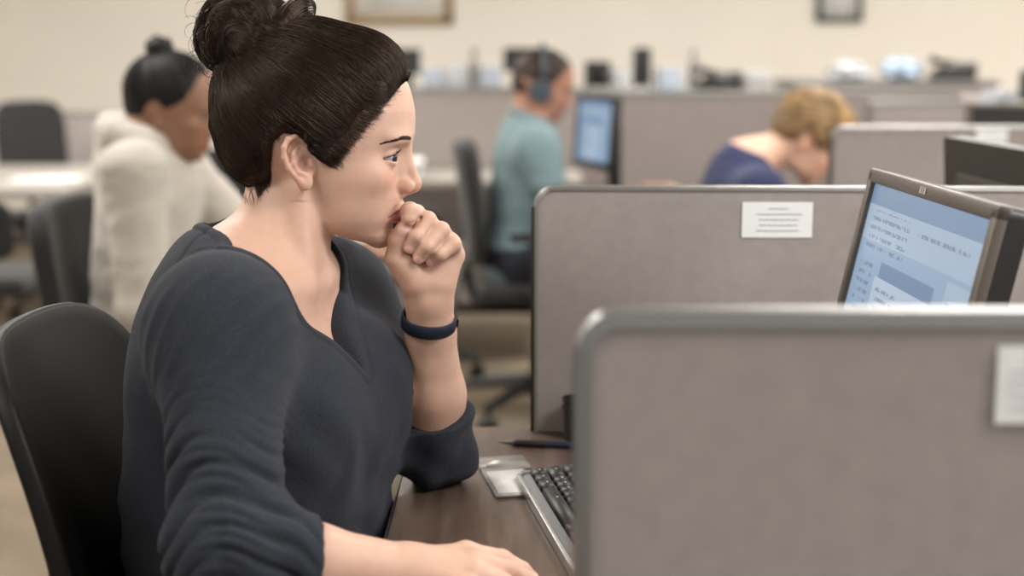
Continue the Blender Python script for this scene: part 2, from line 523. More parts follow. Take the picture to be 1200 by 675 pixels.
# the woman's own cubicle: worktop between the near partition and the one ahead
def worktop(name, label, x0, x1, y0, y1, z=.74, m='laminate', legs=True, th=.028, modesty=None, group=None):
    t = thing(name, label, 'desk', ((x0 + x1) / 2, (y0 + y1) / 2, 0), 0, group)
    hx, hy = (x1 - x0) / 2, (y1 - y0) / 2
    MB().box((0, 0, z - th / 2), (2 * hx, 2 * hy, th), .003).build('worktop', M[m], t)
    MB().box((-hx - .0015, 0, z - th / 2), (.003, 2 * hy, th * .94), .001).build('edge_band', M['darktrim'], t)
    for sx in (-1, 1):
        for sy in (-1, 1):
            if legs: MB().box((sx * (hx - .06), sy * (hy - .06), (z - th) / 2), (.045, .045, z - th), .004).build('leg', M['darktrim'], t)
    if modesty: MB().box((hx - .05, 0, z - th - .22), (.018, 2 * hy - .2, .4), .003).build('modesty_panel', M[modesty], t)
    return t


worktop('cubicle_desk', 'brown wood-grain desk under the woman in grey, between two partitions', -.135, 1.05, .92, 1.925, modesty='darktrim')
pA = partition('nearest grey fabric partition, large and blurred at lower right', .043, 1.02, .948, .741, 1.081, 0, th=.02, r=.03, rim=.009)
pB = partition('grey fabric partition with a white printed slip, directly ahead of the wristband', .030, 1.03, 1.905, .741, 1.078, math.radians(-1.6), rim=.0042, feet='dark')
nb = P(911, 257.5, 1.885)
note('white printed slip on the partition left of the tilted monitor', pB, float(nb[0] - .030), float(nb[2] - .741), .0935, .0475)
na = P(1213, 451, .936)
note('blurred white slip at right end of the nearest partition', pA, float(na[0] - .043), float(na[2] - .741), .052, .0535)

# ---- monitors


def monitor(label, loc, rz, w=.44, h=.30, tilt=12, d=.05, on=True, back='black', stand=True, base_z=.74, foot=True, logo=False, group=None, slots=False, page=0):
    """flat-panel monitor; its screen faces local -x, lower edge centre at the origin height given"""
    t = thing('computer_monitor', label, 'monitor', loc, rz, group)
    R = Matrix.Rotation(math.radians(tilt), 4, 'Y')
    def bake(o):
        o.data.transform(R); return o
    hb = .02
    body = MB()
    poly = rounded(-w / 2, w / 2, 0, h, .012, 5)
    body.prism(poly, 0.004, .026, 'yz')
    body.box((.036 if not slots else .020, 0, h * .5), (.026 if not slots else .02, w * .72, h * .66), .012)
    o = bake(body.build('housing', M[back], t))
    fr = MB()
    b = .017
    for c, dd in (((0, 0, h - b / 2), (.014, w, b)), ((0, 0, b / 2 + .004), (.014, w, b + .008)), ((0, -w / 2 + b / 2, h / 2), (.014, b, h - .004)), ((0, w / 2 - b / 2, h / 2), (.014, b, h - .004))):
        fr.box(c, dd, .003)
    bake(fr.build('bezel', M['bezel' if back != 'black' or logo else 'black'], t))
    ms = SCREENS[page] if on else M['black']
    scr = MB().box((.0015, 0, h / 2 + .004), (.004, w - 2 * b + .002, h - 2 * b - .004)).build('screen', ms, t, smooth=False)
    bake(scr)
    if logo:
        lg = MB()
        for k, (dy, ww) in enumerate(((-.010, .0045), (-.003, .0045), (.005, .006))):
            lg.box((-.0075, -dy, h - b / 2), (.0006, ww, .0075), .0002)
        bake(lg.build('logo', M['silver'], t, smooth=False))
    if slots:
        sl = MB()
        for k in range(9): sl.box((.0305, 0, h * (.62 - .035 * k)), (.003, w * .5 - .01 * (k % 3), .004))
        bake(sl.build('vent_slots', M['black'], t, smooth=False))
    if stand:
        z0 = base_z - loc[2]
        s = MB(); zt_ = min(.14, h * .6); s.box((.085 if w > .3 else .06, 0, (z0 + zt_) / 2 + .005), (.03, min(.07, w * .3), zt_ - z0), .006); s.tube([(.03, 0, zt_ - .03), (.085 if w > .3 else .06, 0, zt_ - .03)], .016, 10)
        s.build('stand', M['black'], t)
        q = min(1, w / .40); MB().lathe([(.02 * q, 0), (.115 * q, .0), (.118 * q, .006), (.105 * q, .014), (.02 * q, .018)], (.085, 0, z0), 32).build('stand_base', M['black'], t)
    return t


def screen_mat(name, base, page, dark, s=1.0):
    m = bpy.data.materials.new(name); m.use_nodes = True
    n = m.node_tree.nodes; L = m.node_tree.links; b = n['Principled BSDF']
    b.inputs['Base Color'].default_value = (.01, .012, .016, 1); b.inputs['Roughness'].default_value = .3
    tc = n.new('ShaderNodeTexCoord'); sp = n.new('ShaderNodeSeparateXYZ'); L.new(tc.outputs['Generated'], sp.inputs[0])
    def math_(op, a, c):
        x = n.new('ShaderNodeMath'); x.operation = op
        for i, v in enumerate((a, c)):
            if isinstance(v, (int, float)): x.inputs[i].default_value = v
            else: L.new(v, x.inputs[i])
        return x.outputs[0]
    # generated: y right-to-left across the screen (seen from -x: left is +y), z up
    u = math_('SUBTRACT', 1, sp.outputs['Y']); v = sp.outputs['Z']
    def rect(u0, u1, v0, v1):
        a = math_('MULTIPLY', math_('GREATER_THAN', u, u0), math_('LESS_THAN', u, u1))
        c = math_('MULTIPLY', math_('GREATER_THAN', v, v0), math_('LESS_THAN', v, v1))
        return math_('MULTIPLY', a, c)
    def over(c0, mask, col, f=1.0):
        x = n.new('ShaderNodeMixRGB'); L.new(math_('MULTIPLY', mask, f), x.inputs[0])
        if isinstance(c0, tuple): x.inputs[1].default_value = c0
        else: L.new(c0, x.inputs[1])
        x.inputs[2].default_value = col; return x.outputs[0]
    c = over(base, rect(0, 1, .90, 1), dark, .8)
    c = over(c, rect(0, 1, .74, .90), page, .45)
    c = over(c, rect(.22, .70, .02, .60), page, .85)
    c = over(c, rect(.25, .72, .60, .67), dark, 1.0)
    c = over(c, rect(.80, .985, .02, .72), page, .5)
    # lines of text: rows broken up by noise
    nz = n.new('ShaderNodeTexNoise'); nz.inputs['Scale'].default_value = 1
    mp = n.new('ShaderNodeMapping'); mp.inputs['Scale'].default_value = (1, 55, 26); L.new(tc.outputs['Generated'], mp.inputs[0]); L.new(mp.outputs[0], nz.inputs['Vector'])
    row = math_('LESS_THAN', math_('FRACT', math_('MULTIPLY', v, 24), 0), .42)
    ink = math_('MULTIPLY', math_('GREATER_THAN', nz.outputs['Fac'], .47), row)
    for r in ((.25, .44, .08, .58), (.25, .62, .3, .38), (.06, .42, .70, .88), (.05, .18, .2, .66), (.82, .95, .3, .66), (.5, .9, .82, .87)):
        c = over(c, math_('MULTIPLY', ink, rect(*r)), (.08, .12, .2, 1), .55)
    L.new(c, b.inputs['Emission Color']); b.inputs['Emission Strength'].default_value = s
    return m


SCREENS = [screen_mat('screen_page', lin(150, 174, 200), lin(188, 203, 219), lin(116, 143, 174), .62),
           screen_mat('screen_page_far', lin(130, 165, 200), lin(178, 200, 222), lin(95, 130, 172), .55)]

# the woman's monitor: upper corners seen at (1032,197) and (1197,238)
tl = P(1033, 198, 1.75); h_, tt = .30, math.radians(12)
monitor('tilted computer monitor with a pale blue web page on, behind the nearest partition', (float(tl[0] - h_ * math.sin(tt)), 1.535, float(tl[2] - h_ * math.cos(tt))), math.radians(1.5), logo=True)
tl2 = P(1120, 161, 2.36)
monitor('dark brown monitor back partly seen at right, behind the lit monitor', (float(tl2[0]) + .03, 2.14, float(tl2[2]) - .296), math.radians(180 + 1), tilt=4, on=False, back='darkbrown', slots=True)

# ---- keyboard


def keyboard(label, loc, rz, L_=.44, D=.15):
    """long side on local x, near edge at local y = 0"""
    t = thing('keyboard', label, 'keyboard', loc, rz)
    m = MB(); m.prism([(0, 0), (D, 0), (D, .024), (D - .004, .026), (.004, .013), (0, .010)], 0, L_, 'yz')
    m.build('base', M['black'], t)
    s = MB(); s.box((L_ / 2, -.0025, .0065), (L_ + .004, .006, .013), .0025); s.box((-.0005, D / 2, .009), (.0025, D, .014), .001)
    s.build('silver_edge', M['silver'], t)
    slope = math.atan2(.013, D)
    rows = [(.010, [1.3, 1.1, 1.3, 6.2, 1.3, 1.1, 1.3], .0), (.0295, [2.2] + [1] * 10 + [2.4], 0), (.049, [1.7] + [1] * 11 + [2.1], 0), (.0685, [1.4] + [1] * 12 + [1.4], 0), (.088, [1] * 13 + [1.9], 0), (.113, [1] * 14 + [.9], 0)]
    n_k = 0
    for y, ws, _ in rows:
        x = .006
        tot = sum(ws); unit = (.285) / tot
        for i, w in enumerate(ws):
            n_k += 1
            k = MB(); kw = w * unit - .0025
            z = .012 + y * math.tan(slope) + .004
            hb = .0085 if y < .1 else .0065
            vs = []
            for (sx, sy, zz) in ((1, 1, -.003), (.84, .8, .0035)):
                vs.append([k.bm.verts.new((x + kw / 2 + a * kw / 2 * (sx if kw < .02 else 1 - (1 - sx) * .3), y + hb + b_ * hb * sy, z + zz + b_ * hb * sy * math.tan(slope))) for a, b_ in ((-1, -1), (1, -1), (1, 1), (-1, 1))])
            k.bm.faces.new(vs[0][::-1]); k.bm.faces.new(vs[1])
            for q in range(4): k.bm.faces.new((vs[0][q], vs[0][(q + 1) % 4], vs[1][(q + 1) % 4], vs[1][q]))
            kk = k.build('key', M['key'], t)
            g = MB(); g.box((x + kw * .3, y + hb * 1.25, z + .0036 + hb * .25 * math.tan(slope)), (min(.0022, kw * .3), .0026, .0002))
            g.build('key_print', M['keymark'], kk, smooth=False)
            x += w * unit
    # the arrow and number blocks on the far side of the near partition
    for gx, nx in ((.300, 3), (.365, 4)):
        for y, _, _ in rows[:5]:
            for i in range(nx):
                k = MB(); z = .012 + y * math.tan(slope) + .004
                k.box((gx + .0175 * i + .008, y + .0085, z), (.0155, .0165, .006), .002)
                if n_k < 98: k.build('key', M['key'], t)
                else: k.bm.free()
                n_k += 1
    return t


# its near long edge runs from (612,553) down to (676,660); the keys face the woman
k0 = P(612, 553, 1.665); k1 = P(676, 660, 1.35)
ang = math.atan2(k0[1] - k1[1], k0[0] - k1[0])
# local x points from the far end (k0) towards the camera
keyboard('black keyboard with silver edge on the brown desk, half hidden by nearest partition', (float(k0[0]) - .002, 1.655, .7405), ang + math.pi)

# ---- small things on the desk
pc = P(672, 520, 1.86)
t = thing('pen_cup', 'small black pen cup against the partition, at end of the pen', 'pen cup', (float(pc[0]) + .004, 1.86, .7405))
MB().lathe([(.001, 0), (.0165, 0), (.0175, .002), (.0185, .052), (.0195, .054), (.0195, .057), (.0175, .057), (.017, .004), (.001, .004)], n=32).build('cup', M['black'], t)
MB().lathe([(.0179, .040), (.0200, .040), (.0202, .046), (.0181, .046)], n=32).build('raised_band', M['darktrim'], t)

a, b = P(584, 520, 1.826), P(668, 521.5, 1.812)
t = thing('ballpoint_pen', 'navy ballpoint pen lying on the desk in front of the partition', 'pen', (float(a[0]), 1.826, .7445), math.atan2(b[1] - a[1], b[0] - a[0]))
MB().lathe([(.0006, 0), (.0012, .004), (.0032, .016), (.0046, .022)], n=14, axis='x').build('tip', M['steel'], t)
MB().lathe([(.0044, .022), (.0048, .03), (.0048, .062), (.0042, .064)], n=14, axis='x').build('grip', M['black'], t)
MB().lathe([(.0042, .064), (.0045, .066), (.0042, .140), (.0032, .143)], n=14, axis='x').build('barrel', M['blueink'], t)
MB().box((.125, 0, .0058), (.034, .0026, .0012), .0005).build('clip', M['steel'], t)


def flat_card(name, label, cat, px, th, m, z, inner=None, im=None):
    pts = []
    for p in px:
        lo, hi = 1.2, 2.2
        for _ in range(40):
            mid = (lo + hi) / 2
            if P(p[0], p[1], mid)[2] > z: lo = mid
            else: hi = mid
        q = P(p[0], p[1], lo); pts.append((q[0], q[1]))
    c = np.mean(pts, 0)
    t = thing(name, label, cat, (float(c[0]), float(c[1]), z))
    MB().prism([(x - c[0], y - c[1]) for x, y in pts], 0, th, 'xy').build('sleeve', M[m], t)
    if inner:
        ip = [((x - c[0]) * inner[0] + inner[1], (y - c[1]) * inner[0] + inner[2]) for x, y in pts]
        MB().prism(ip, th, th + .0008, 'xy').build('insert', M[im], t)
    return t


flat_card('plastic_sleeve', 'clear grey plastic sleeve on the desk beyond the white card', 'plastic sleeve', [(558, 539), (612, 535), (622, 549), (563, 553)], .0025, 'greycard', .7405, (.8, .002, .004), 'greycard')
flat_card('card_holder', 'white card in a clear holder beside the corner of the keyboard', 'card holder', [(564, 554), (615, 550), (622, 582), (581, 584)], .004, 'greycard', .7405, (.84, .001, -.004), 'card')
# ================================================================== people: shared anatomy


def head(F, fr, fem=1.0, lids=True, ears=True):
    """adds a head to field F; fr is the head frame in millimetres: origin between the ears, x to the face, y to its left, z up"""
    F.ell((4, 0, 50), (99, 73, 92), .004, fr=fr)
    F.ell((-38, 0, 30), (58, 64, 52), .02, fr=fr)
    # face: slices following the profile
    zz = np.array([-106, -101, -96, -88, -80, -73, -67, -62, -57, -52, -45, -37, -30, -15, 0, 12, 22, 31, 39, 58, 80, 95, 110], float)
    xf = np.array([30, 56, 68.5, 76, 79.5, 80.5, 83.5, 87, 89, 91, 93, 93.5, 91.5, 90, 91, 93, 98.5, 104, 106.5, 106.5, 102, 96, 84], float)
    wz = np.array([12, 24, 31, 39, 45, 49, 51.5, 53.5, 55, 56.5, 58.5, 60.5, 62.5, 66, 68, 69, 69, 68, 67.5, 67, 63, 56, 44], float)
    xb = -25.

    def face(x, y, z):
        zc = np.clip(z, -106, 110)
        a_f = np.interp(zc, zz, xf); w = np.interp(zc, zz, wz)
        xc = 26 + 0 * zc
        a = np.where(x > xc, a_f - xc, xc - xb)
        p = np.interp(zc, [-100, -60, -20, 6, 32, 62], [2.1, 2.0, 1.82, 1.80, 2.1, 2.25])
        q = (np.abs(x - xc) / a) ** p + (np.abs(y) / w) ** p
        d = (np.maximum(q, 1e-9) ** (1 / p) - 1) * np.minimum(np.minimum(a, w), 60)
        under = -(z + 71 + (x - 3) * .36)            # the lower border of the jaw
        d = smax(d, under, 16)
        return np.maximum(d, z - 108)
    F.apply(face, (-30, -75, -110), (115, 75, 112), .014, 'u', fr)
    for s in (-1, 1):
        F.ell((60, s * 41, -14), (24, 19, 20), .020, fr=fr)            # cheek
        F.ell((48, s * 33, -48), (24, 19, 22), .02, fr=fr)
        F.ell((90, s * 24, 25), (13, 20, 7), .016, fr=fr)              # brow
        F.ell((101.5, s * 34, 8), (12, 19, 11), .013, 's', fr)           # socket
    F.ell((68, 0, -84), (13, 18, 12), .012, fr=fr)                      # chin
    # nose
    F.cone((90, 0, 18), (92, 0, -21), 9.0, 13.0, .010, fr=fr)
    F.cone((96.8, 0, 18), (103.6, 0, -8), 5.0, 5.2, .008, fr=fr)
    F.cone((103.6, 0, -8), (107.4, 0, -20), 5.2, 6.6, .005, fr=fr)
    F.ell((108.0, 0, -24.5), (7.4, 7.8, 6.8), .005, fr=fr)
    F.cone((108, 0, -29), (97, 0, -34), 4.2, 5, .005, fr=fr)
    for s in (-1, 1):
        F.ell((98, s * 11.5, -26), (10.5, 6.2, 8), .005, fr=fr)
    for s in (-1, 1): F.ell((101, s * 7, -34.5), (5.5, 3, 4.5), .0025, 's', fr)
    # lips
    up = [(95.2, -.01, -50), (94.2, 5, -49), (90.0, 13, -52.0), (81.5, 24, -58)]
    lo = [(91.5, -.01, -61.5), (90.5, 7, -61.5), (86.5, 14, -61), (79.5, 24, -59.5)]
    for s in (-1, 1):
        F.chain([(x - 3.2, s * y, z) for x, y, z in up], [4.4, 4.4, 3.6, 1.8], .003, fr, k0=.005)
        F.chain([(x - 4.2, s * y, z) for x, y, z in lo], [5.4, 5.2, 4.2, 1.8], .003, fr, k0=.005)
        F.chain([(95.5, 0, -55.8), (93, s * 9, -55.6), (88.0, s * 16, -57), (79.5, s * 28, -60.5)], [1.3, 1.2, 1.1, .9], .002, fr, op='s')
    F.cone((100, 0, -39), (98, 0, -46), 1.6, 2.0, .004, 's', fr)
    # eyelids round the eyeballs, opened as an almond
    if lids:
        for s in (-1, 1):
            c = (79.5, s * 31.5, 7.8)
            F.ell(c, (14.4, 14.8, 13.8), .004, fr=fr)

            def almond(x, y, z, s=s):
                dy = (y * s - 32.0); dz = z - 7.8 + .05 * dy
                e = np.clip(1 - np.abs(dy / 16.5) ** 1.75, -1, 1)
                return np.maximum(np.maximum(dz - 6.4 * e, -5.4 * e - dz), 73 - x)
            F.apply(almond, (73, s * 33 - 18, -1), (97, s * 33 + 18, 16), .0012, 's', fr)
            F.ell(c, (12.0, 12.0, 12.0), .0008, fr=fr)
    if ears:
        for s in (-1, 1):
            c = np.array([-10., s * 70.5, 4.])
            u = np.array((-.21, 0, .977)); u /= np.linalg.norm(u)
            p = np.array((-.90, s * .44, -.19)); p -= u * (p @ u); p /= np.linalg.norm(p)
            o = np.cross(p, u); o *= np.sign(o[1] * s)
            g = lambda a, b, h=0: c + p * a + u * b + o * h
            rot = [p, u, o]
            F.ell(g(-1, 2, 0), (14, 25, 3.6), .004, fr=fr, rot=rot)
            F.ell(g(-7, 2, -5), (11, 18, 9), .006, fr=fr, rot=rot)
            F.ell(g(-5, -4, 5), (7.5, 10, 6.5), .003, 's', fr, rot=rot)
            F.ell(g(5, 16, 5.5), (6, 9, 4.2), .003, 's', fr, rot=rot)
            hel = [g(-8, 3, 1), g(-12, 12, 2.5), g(-10, 22, 4), (g(-2, 28.5, 4.5)), g(7, 27.5, 4.5), g(13.5, 20, 4.5), g(15.5, 9, 4), g(13.5, -3, 3.5), g(8.5, -13, 3), g(3, -21, 2.5)]
            F.chain(hel, [2.0, 2.6, 3.0, 3.1, 3.1, 3.1, 3.0, 2.8, 2.6, 3.2], .0022, fr)
            F.chain([g(-1, 17, 2), g(5, 11, 3.3), g(7, 1, 3.4), g(4, -9, 3), g(-3, -13, 2.5)], [1.8, 2.3, 2.5, 2.5, 2.6], .003, fr)
            F.ell(g(-1.5, -21, 1.5), (8.5, 8.5, 3.8), .004, fr=fr, rot=rot)
            F.ell(g(-13, -4, 2.5), (3.6, 5, 3.2), .003, fr=fr, rot=rot)


def face_tint(V, fr, base, lip, eye=True):
    """skin colour per vertex: lips, cheeks, ears and knuckles are naturally redder"""
    L_ = fr.locv(V); C = np.tile(np.array(base[:3]), (len(V), 1))
    def blend(m, col, f):
        nonlocal C
        w = np.clip(m, 0, 1)[:, None] * f; C = C * (1 - w) + np.array(col[:3]) * w
    x, y, z = L_.T; ay = np.abs(y)
    near = (x > -40) & (x < 130) & (np.abs(y) < 95) & (z > -115) & (z < 140)
    red = (base[0] * .93, base[1] * .62, base[2] * .55)
    blend(np.exp(-(((x - 78) / 26) ** 2 + ((ay - 40) / 20) ** 2 + ((z + 18) / 20) ** 2)) * near, red, .38)
    blend(np.exp(-(((x - 112) / 14) ** 2 + (y / 14) ** 2 + ((z + 24) / 12) ** 2)) * near, red, .35)
    blend(np.exp(-(((x + 6) / 24) ** 2 + ((ay - 80) / 12) ** 2 + (z / 34) ** 2)) * near, red, .40)
    zu = np.interp(ay, [0, 5, 13, 26], [-46.8, -45.2, -49.5, -58.5]); zl = np.interp(ay, [0, 8, 15, 26], [-67, -66.5, -65, -60])
    e = np.minimum(z - zl, zu - z)
    blend(np.clip(e / 1.6 + .3, 0, 1) * (ay < 27) * (x > 72) * (x < 99) * near, lip, .85)
    return C


def finger(F, pts, rs, k=.0022):
    F.chain(pts, rs, .004, k0=.008)


def hand_on(F, wrist, d, up, side, s=1.0, curl=.5):
    """a resting hand: wrist, pointing direction d, back-of-hand direction up, thumb direction side (metres)"""
    d, up, side = (np.array(v, float) / np.linalg.norm(v) for v in (d, up, side))
    g = lambda a, b, c: np.array(wrist) + (d * a + side * b + up * c) * .001 * s
    mcp = [(88, 24, 6), (91, 5, 9), (86, -13, 7), (77, -29, 2)]
    for m, r in zip(mcp, (11.5, 12, 11.5, 10)): F.cone(g(8, m[1] * .55, 0), g(*m), .019 * s, r * .001 * s, .018)
    ln = [(42, 25, 20), (46, 29, 21), (42, 27, 21), (33, 20, 18)]
    for m, l, sp in zip(mcp, ln, (.10, .02, -.07, -.17)):
        p = g(*m); a = .10; pts = [p]; rr = [.0100 * s, .0086 * s, .0078 * s, .0066 * s]
        for L_, da in zip(l, (.25, .6, .45)):
            a += da * curl * 1.35
            p = p + (d * math.cos(a) + side * sp - up * math.sin(a)) * L_ * .001 * s; pts.append(p)
        finger(F, pts, rr)
    F.chain([g(18, 20, -4), g(50, 42, -8), g(76, 48, -12), g(98, 46, -18)], [.016 * s, .0115 * s, .0095 * s, .0078 * s], .006, k0=.014)


def eyes(fr, parent, iris=(72, 48, 34), look=(1, 0, 0), white=(178, 170, 170), rad=.0126):
    look = np.array(look, float); look /= np.linalg.norm(look)
    for s in (-1, 1):
        m = bpy.data.materials.new('eyeball'); m.use_nodes = True
        n = m.node_tree.nodes; Ln = m.node_tree.links; b = n['Principled BSDF']; b.inputs['Roughness'].default_value = .12
        b.inputs['Coat Weight'].default_value = .6
        tc = n.new('ShaderNodeTexCoord'); dp = n.new('ShaderNodeVectorMath'); dp.operation = 'DOT_PRODUCT'
        nm = n.new('ShaderNodeVectorMath'); nm.operation = 'NORMALIZE'
        Ln.new(tc.outputs['Object'], nm.inputs[0]); Ln.new(nm.outputs[0], dp.inputs[0])
        dp.inputs[1].default_value = tuple(look @ fr.R)
        r = n.new('ShaderNodeValToRGB'); Ln.new(dp.outputs['Value'], r.inputs[0])
        e = r.color_ramp.elements; e[0].position = 0; e[0].color = lin(*white); e[1].position = 1; e[1].color = (.003, .003, .003, 1)
        for pos, c in ((.862, lin(*[int(c * .95) for c in white])), (.872, lin(30, 22, 20)), (.90, lin(*iris)), (.962, lin(*[int(c * .7) for c in iris])), (.972, (.003, .003, .003, 1))):
            q = e.new(pos); q.color = c
        Ln.new(r.outputs[0], b.inputs['Base Color'])
        bm = MB(); bmesh.ops.create_uvsphere(bm.bm, u_segments=40, v_segments=28, radius=rad)
        o = bm.build('eye', m, parent); o.location = fr.w((79.5, s * 31.5, 7.8))


def seated(name, label, cat, origin, yaw, hd, skin, lip, shirt, pants, sleeve=.6, neck_open=.05, hand_z=.77, res=.0055, hands=None, lean=.0, arm_r=.047, girth=1.0, hand_fwd=.42, hand_in=.13, collar=None, hood=False, seat_h=.47, sh=1.0, th=.555):
    """a seated person built facing local +x at the world origin, then turned and placed.
    returns the root and the head frame (local)"""
    t = thing(name, label, cat, origin, yaw)
    hx, hz, tilt = hd                      # head centre: forward of the hip, height, extra pitch in radians
    fr = Frame((hx, 0, hz), (math.cos(tilt), 0, -math.sin(tilt)), (0, 1, 0), (math.sin(tilt), 0, math.cos(tilt)))
    sx = hx * .55 + .0; sz = seat_h + th
    F = Field(axis((-.30, .85, res * 1.3)), axis((-.36, .36, res * 1.15)), axis((0.02, seat_h, .012), (seat_h, hz + .17, res)))
    G = Field(axis((-.32, .80, res * 1.2)), axis((-.38, .38, res * 1.1)), axis((seat_h - .09, hz + .10, res * 1.05)))
    T = Field(axis((-.25, .72, .009)), axis((-.30, .30, .009)), axis((.05, seat_h + .30, .011)))
    head(F, fr, lids=False)
    neck0 = fr.w((-28, 0, -20)); base = np.array((sx - .01, 0, sz + .035))
    F.cone(neck0, base, .052 * girth ** .5, .060 * girth ** .5, .02)
    hip = np.array((0, 0, seat_h + .09)); chest = np.array((sx * .85, 0, sz - .14))
    for fld, e in ((F, -.004), (G, .007)):
        for s in (-1, 1):
            S = np.array((sx + .01, s * .165 * sh, sz - .03)); H = np.array((hx * .3 + hand_fwd, s * hand_in, hand_z + .012))
            if hands and hands.get(s) is not None: H = np.array(hands[s])
            E = (S + H) / 2; D = H - S; Ld = np.linalg.norm(D); drop = math.sqrt(max(.0004, .30 ** 2 - (min(Ld, .54) / 2) ** 2))
            dn = np.array((-.15, s * .25, -1.0)); dn -= D * (dn @ D) / Ld ** 2; dn /= np.linalg.norm(dn)
            E = E + dn * drop
            if fld is F:
                F.chain([S, E, E + (H - E) * .45, H], [arm_r + .004, arm_r - .006, arm_r - .008, .027], .015)
                d = (H - E) / np.linalg.norm(H - E); d = np.array((d[0], d[1], d[2] * .3))
                up = np.array((0, 0, 1.0)); side = np.array((0, -s, 0)) * 1.0
                side = side - d * (side @ d) / (d @ d)
                hand_on(F, H, d, up - d * (up @ d) / (d @ d), side, 1.02, .6)
            else:
                if sleeve < .5:
                    G.cone(S, S + (E - S) * (sleeve * 2), arm_r + .018, arm_r + .014, .03)

                else:
                    q = (sleeve - .5) * 2
                    G.cone(S, E, arm_r + .018, arm_r + .012, .03); G.cone(E, E + (H - E) * q, arm_r + .012, arm_r * .75 + .008, .015)
            fld.cone(chest + (0, 0, .06), S, .085 + e, .055 + e, .05)
        fld.ell(chest, ((.115 + e) * girth, (.165 + e) * girth, .20 + e), .04)
        fld.ell((chest + hip) / 2, ((.115 + e) * girth, (.150 + e) * girth, .20), .06)
        fld.ell(hip, ((.125 + e) * girth, (.175 + e) * girth, .14), .06)
        fld.cone(base - (0, 0, .02), chest, .075 + e, .09, .05)
    # neckline
    G.ell(base + (.035, 0, .085), (.085 + neck_open, .078, .085), .01, 's')
    if hood:
        for a in np.linspace(-2.6, 2.6, 11):
            c = base + np.array((-math.cos(a) * .066 - .008, math.sin(a) * .080, .008 + .018 * math.cos(a)))
            a2 = a + .52; c2 = base + np.array((-math.cos(a2) * .066 - .008, math.sin(a2) * .080, .008 + .018 * math.cos(a2)))
            if a < 2.5: G.cone(c, c2, .024 + .010 * max(0, math.cos(a)), .024 + .010 * max(0, math.cos(a2)), .02)
        G.ell(base + (-.070, 0, -.050), (.045, .09, .07), .03)
    if collar:
        for a in np.linspace(-2.4, 2.4, 13):
            f = lambda a: base + np.array((-math.cos(a) * .062 + .0, math.sin(a) * .066, .030 + .022 * math.cos(a)))
            if a < 2.3: G.cone(f(a), f(a + .4), .009, .009, .008)
    for s in (-1, 1):
        K = np.array((.44, s * .11, seat_h + .06)); A = np.array((.40, s * .11, .09)); Hp = np.array((.02, s * .09, seat_h + .07))
        F.chain([Hp, K, (K + A) / 2 + (-.02, 0, 0), A], [.07, .05, .048, .036], .02)
        T.chain([Hp, K, A + (0, 0, .02)], [.088, .064, .052], .03)
    T.ell((.0, 0, seat_h + .10), (.135 * girth, .185 * girth, .12), .05)
    V, Q = F.mesh('b'); V, Q = keep_largest(V, Q)
    me = np_mesh('body', V, Q); paint(me, face_tint(V, fr, skin, lip))
    link('body', me, M['skin'], t)
    V, Q = G.mesh('s'); V, Q = keep_largest(V, Q)
    amp = .004
    N = normals(V, Q)
    dd = np.array([noise.noise(Vector((p[0] * 9, p[1] * 9, p[2] * 16))) + .5 * noise.noise(Vector((p[0] * 22, p[1] * 22, p[2] * 40))) for p in V])
    V = V + N * dd[:, None] * amp
    link({'hoodie': 'hoodie', 'polo': 'polo_shirt', 'navy': 'tee_shirt'}[shirt], np_mesh('shirt', V, Q), M[shirt], t)
    V, Q = T.mesh('p'); V, Q = keep_largest(V, Q)
    link('trousers', np_mesh('trousers', V, Q), M[pants], t)
    for s in (-1, 1):
        m = MB(); bmesh.ops.create_uvsphere(m.bm, u_segments=20, v_segments=12, radius=1)
        for v in m.bm.verts:
            x, y, z = v.co; v.co = (x * .13 + .45, y * (.046 + .008 * x) + s * .11, .018 + max(z, -.25) * (.062 - .022 * x) + .01)
        m.build('shoe', M['shoe'], t)
    return t, fr, base


def hair_cap(fr, prims, hairline, res, box, thick=.75, k=.012, depth=30, skull=None):
    """hair volume (mm prims in the head frame) trimmed by a side-view hairline polygon and thinning towards it"""
    lo, hi = box
    f2 = Frame((0, 0, 0), (1, 0, 0), (0, 1, 0), (0, 0, 1), .001)
    F = Field(*[axis((l * .001, h * .001, res)) for l, h in zip(lo, hi)])
    for kind, *a in prims:
        if kind == 'e': F.ell(a[0], a[1], k, fr=f2)
        else: F.cone(a[0], a[1], a[2], a[3], k, fr=f2)
    S = Field(*F.a)
    head(S, f2, lids=False, ears=False)
    X = F.a[0][:, None] * 1000; Z = F.a[2][None, :] * 1000
    poly = np.array(hairline, float)
    inside = np.zeros((X.shape[0], Z.shape[1]), bool); dist = np.full(inside.shape, 1e9)
    XX = np.broadcast_to(X, inside.shape); ZZ = np.broadcast_to(Z, inside.shape)
    n = len(poly)
    for i in range(n):
        a, b = poly[i], poly[(i + 1) % n]
        c = ((a[1] > ZZ) != (b[1] > ZZ)) & (XX < (b[0] - a[0]) * (ZZ - a[1]) / (b[1] - a[1] + 1e-9) + a[0]); inside ^= c
        h = np.clip(((XX - a[0]) * (b[0] - a[0]) + (ZZ - a[1]) * (b[1] - a[1])) / max(1e-9, ((b - a) ** 2).sum()), 0, 1)
        dist = np.minimum(dist, np.hypot(XX - a[0] - h * (b[0] - a[0]), ZZ - a[1] - h * (b[1] - a[1])))
    sd = np.where(inside, -dist, dist)[:, None, :] * .001
    t = np.clip(-sd * thick + .0016 + .0022 * (1 - np.exp(np.minimum(sd, 0) / .003)), -.004, .08).astype(np.float32)
    cap = np.maximum(F.f, S.f - t)
    cap = smax(cap, sd.astype(np.float32), .0015)
    cap = np.maximum(cap, -(S.f + depth * .001))
    F.f = cap.astype(np.float32)
    V, Q = F.mesh('h', 2); V, Q = keep_largest(V, Q)
    return V * 1000, Q          # head-frame millimetres


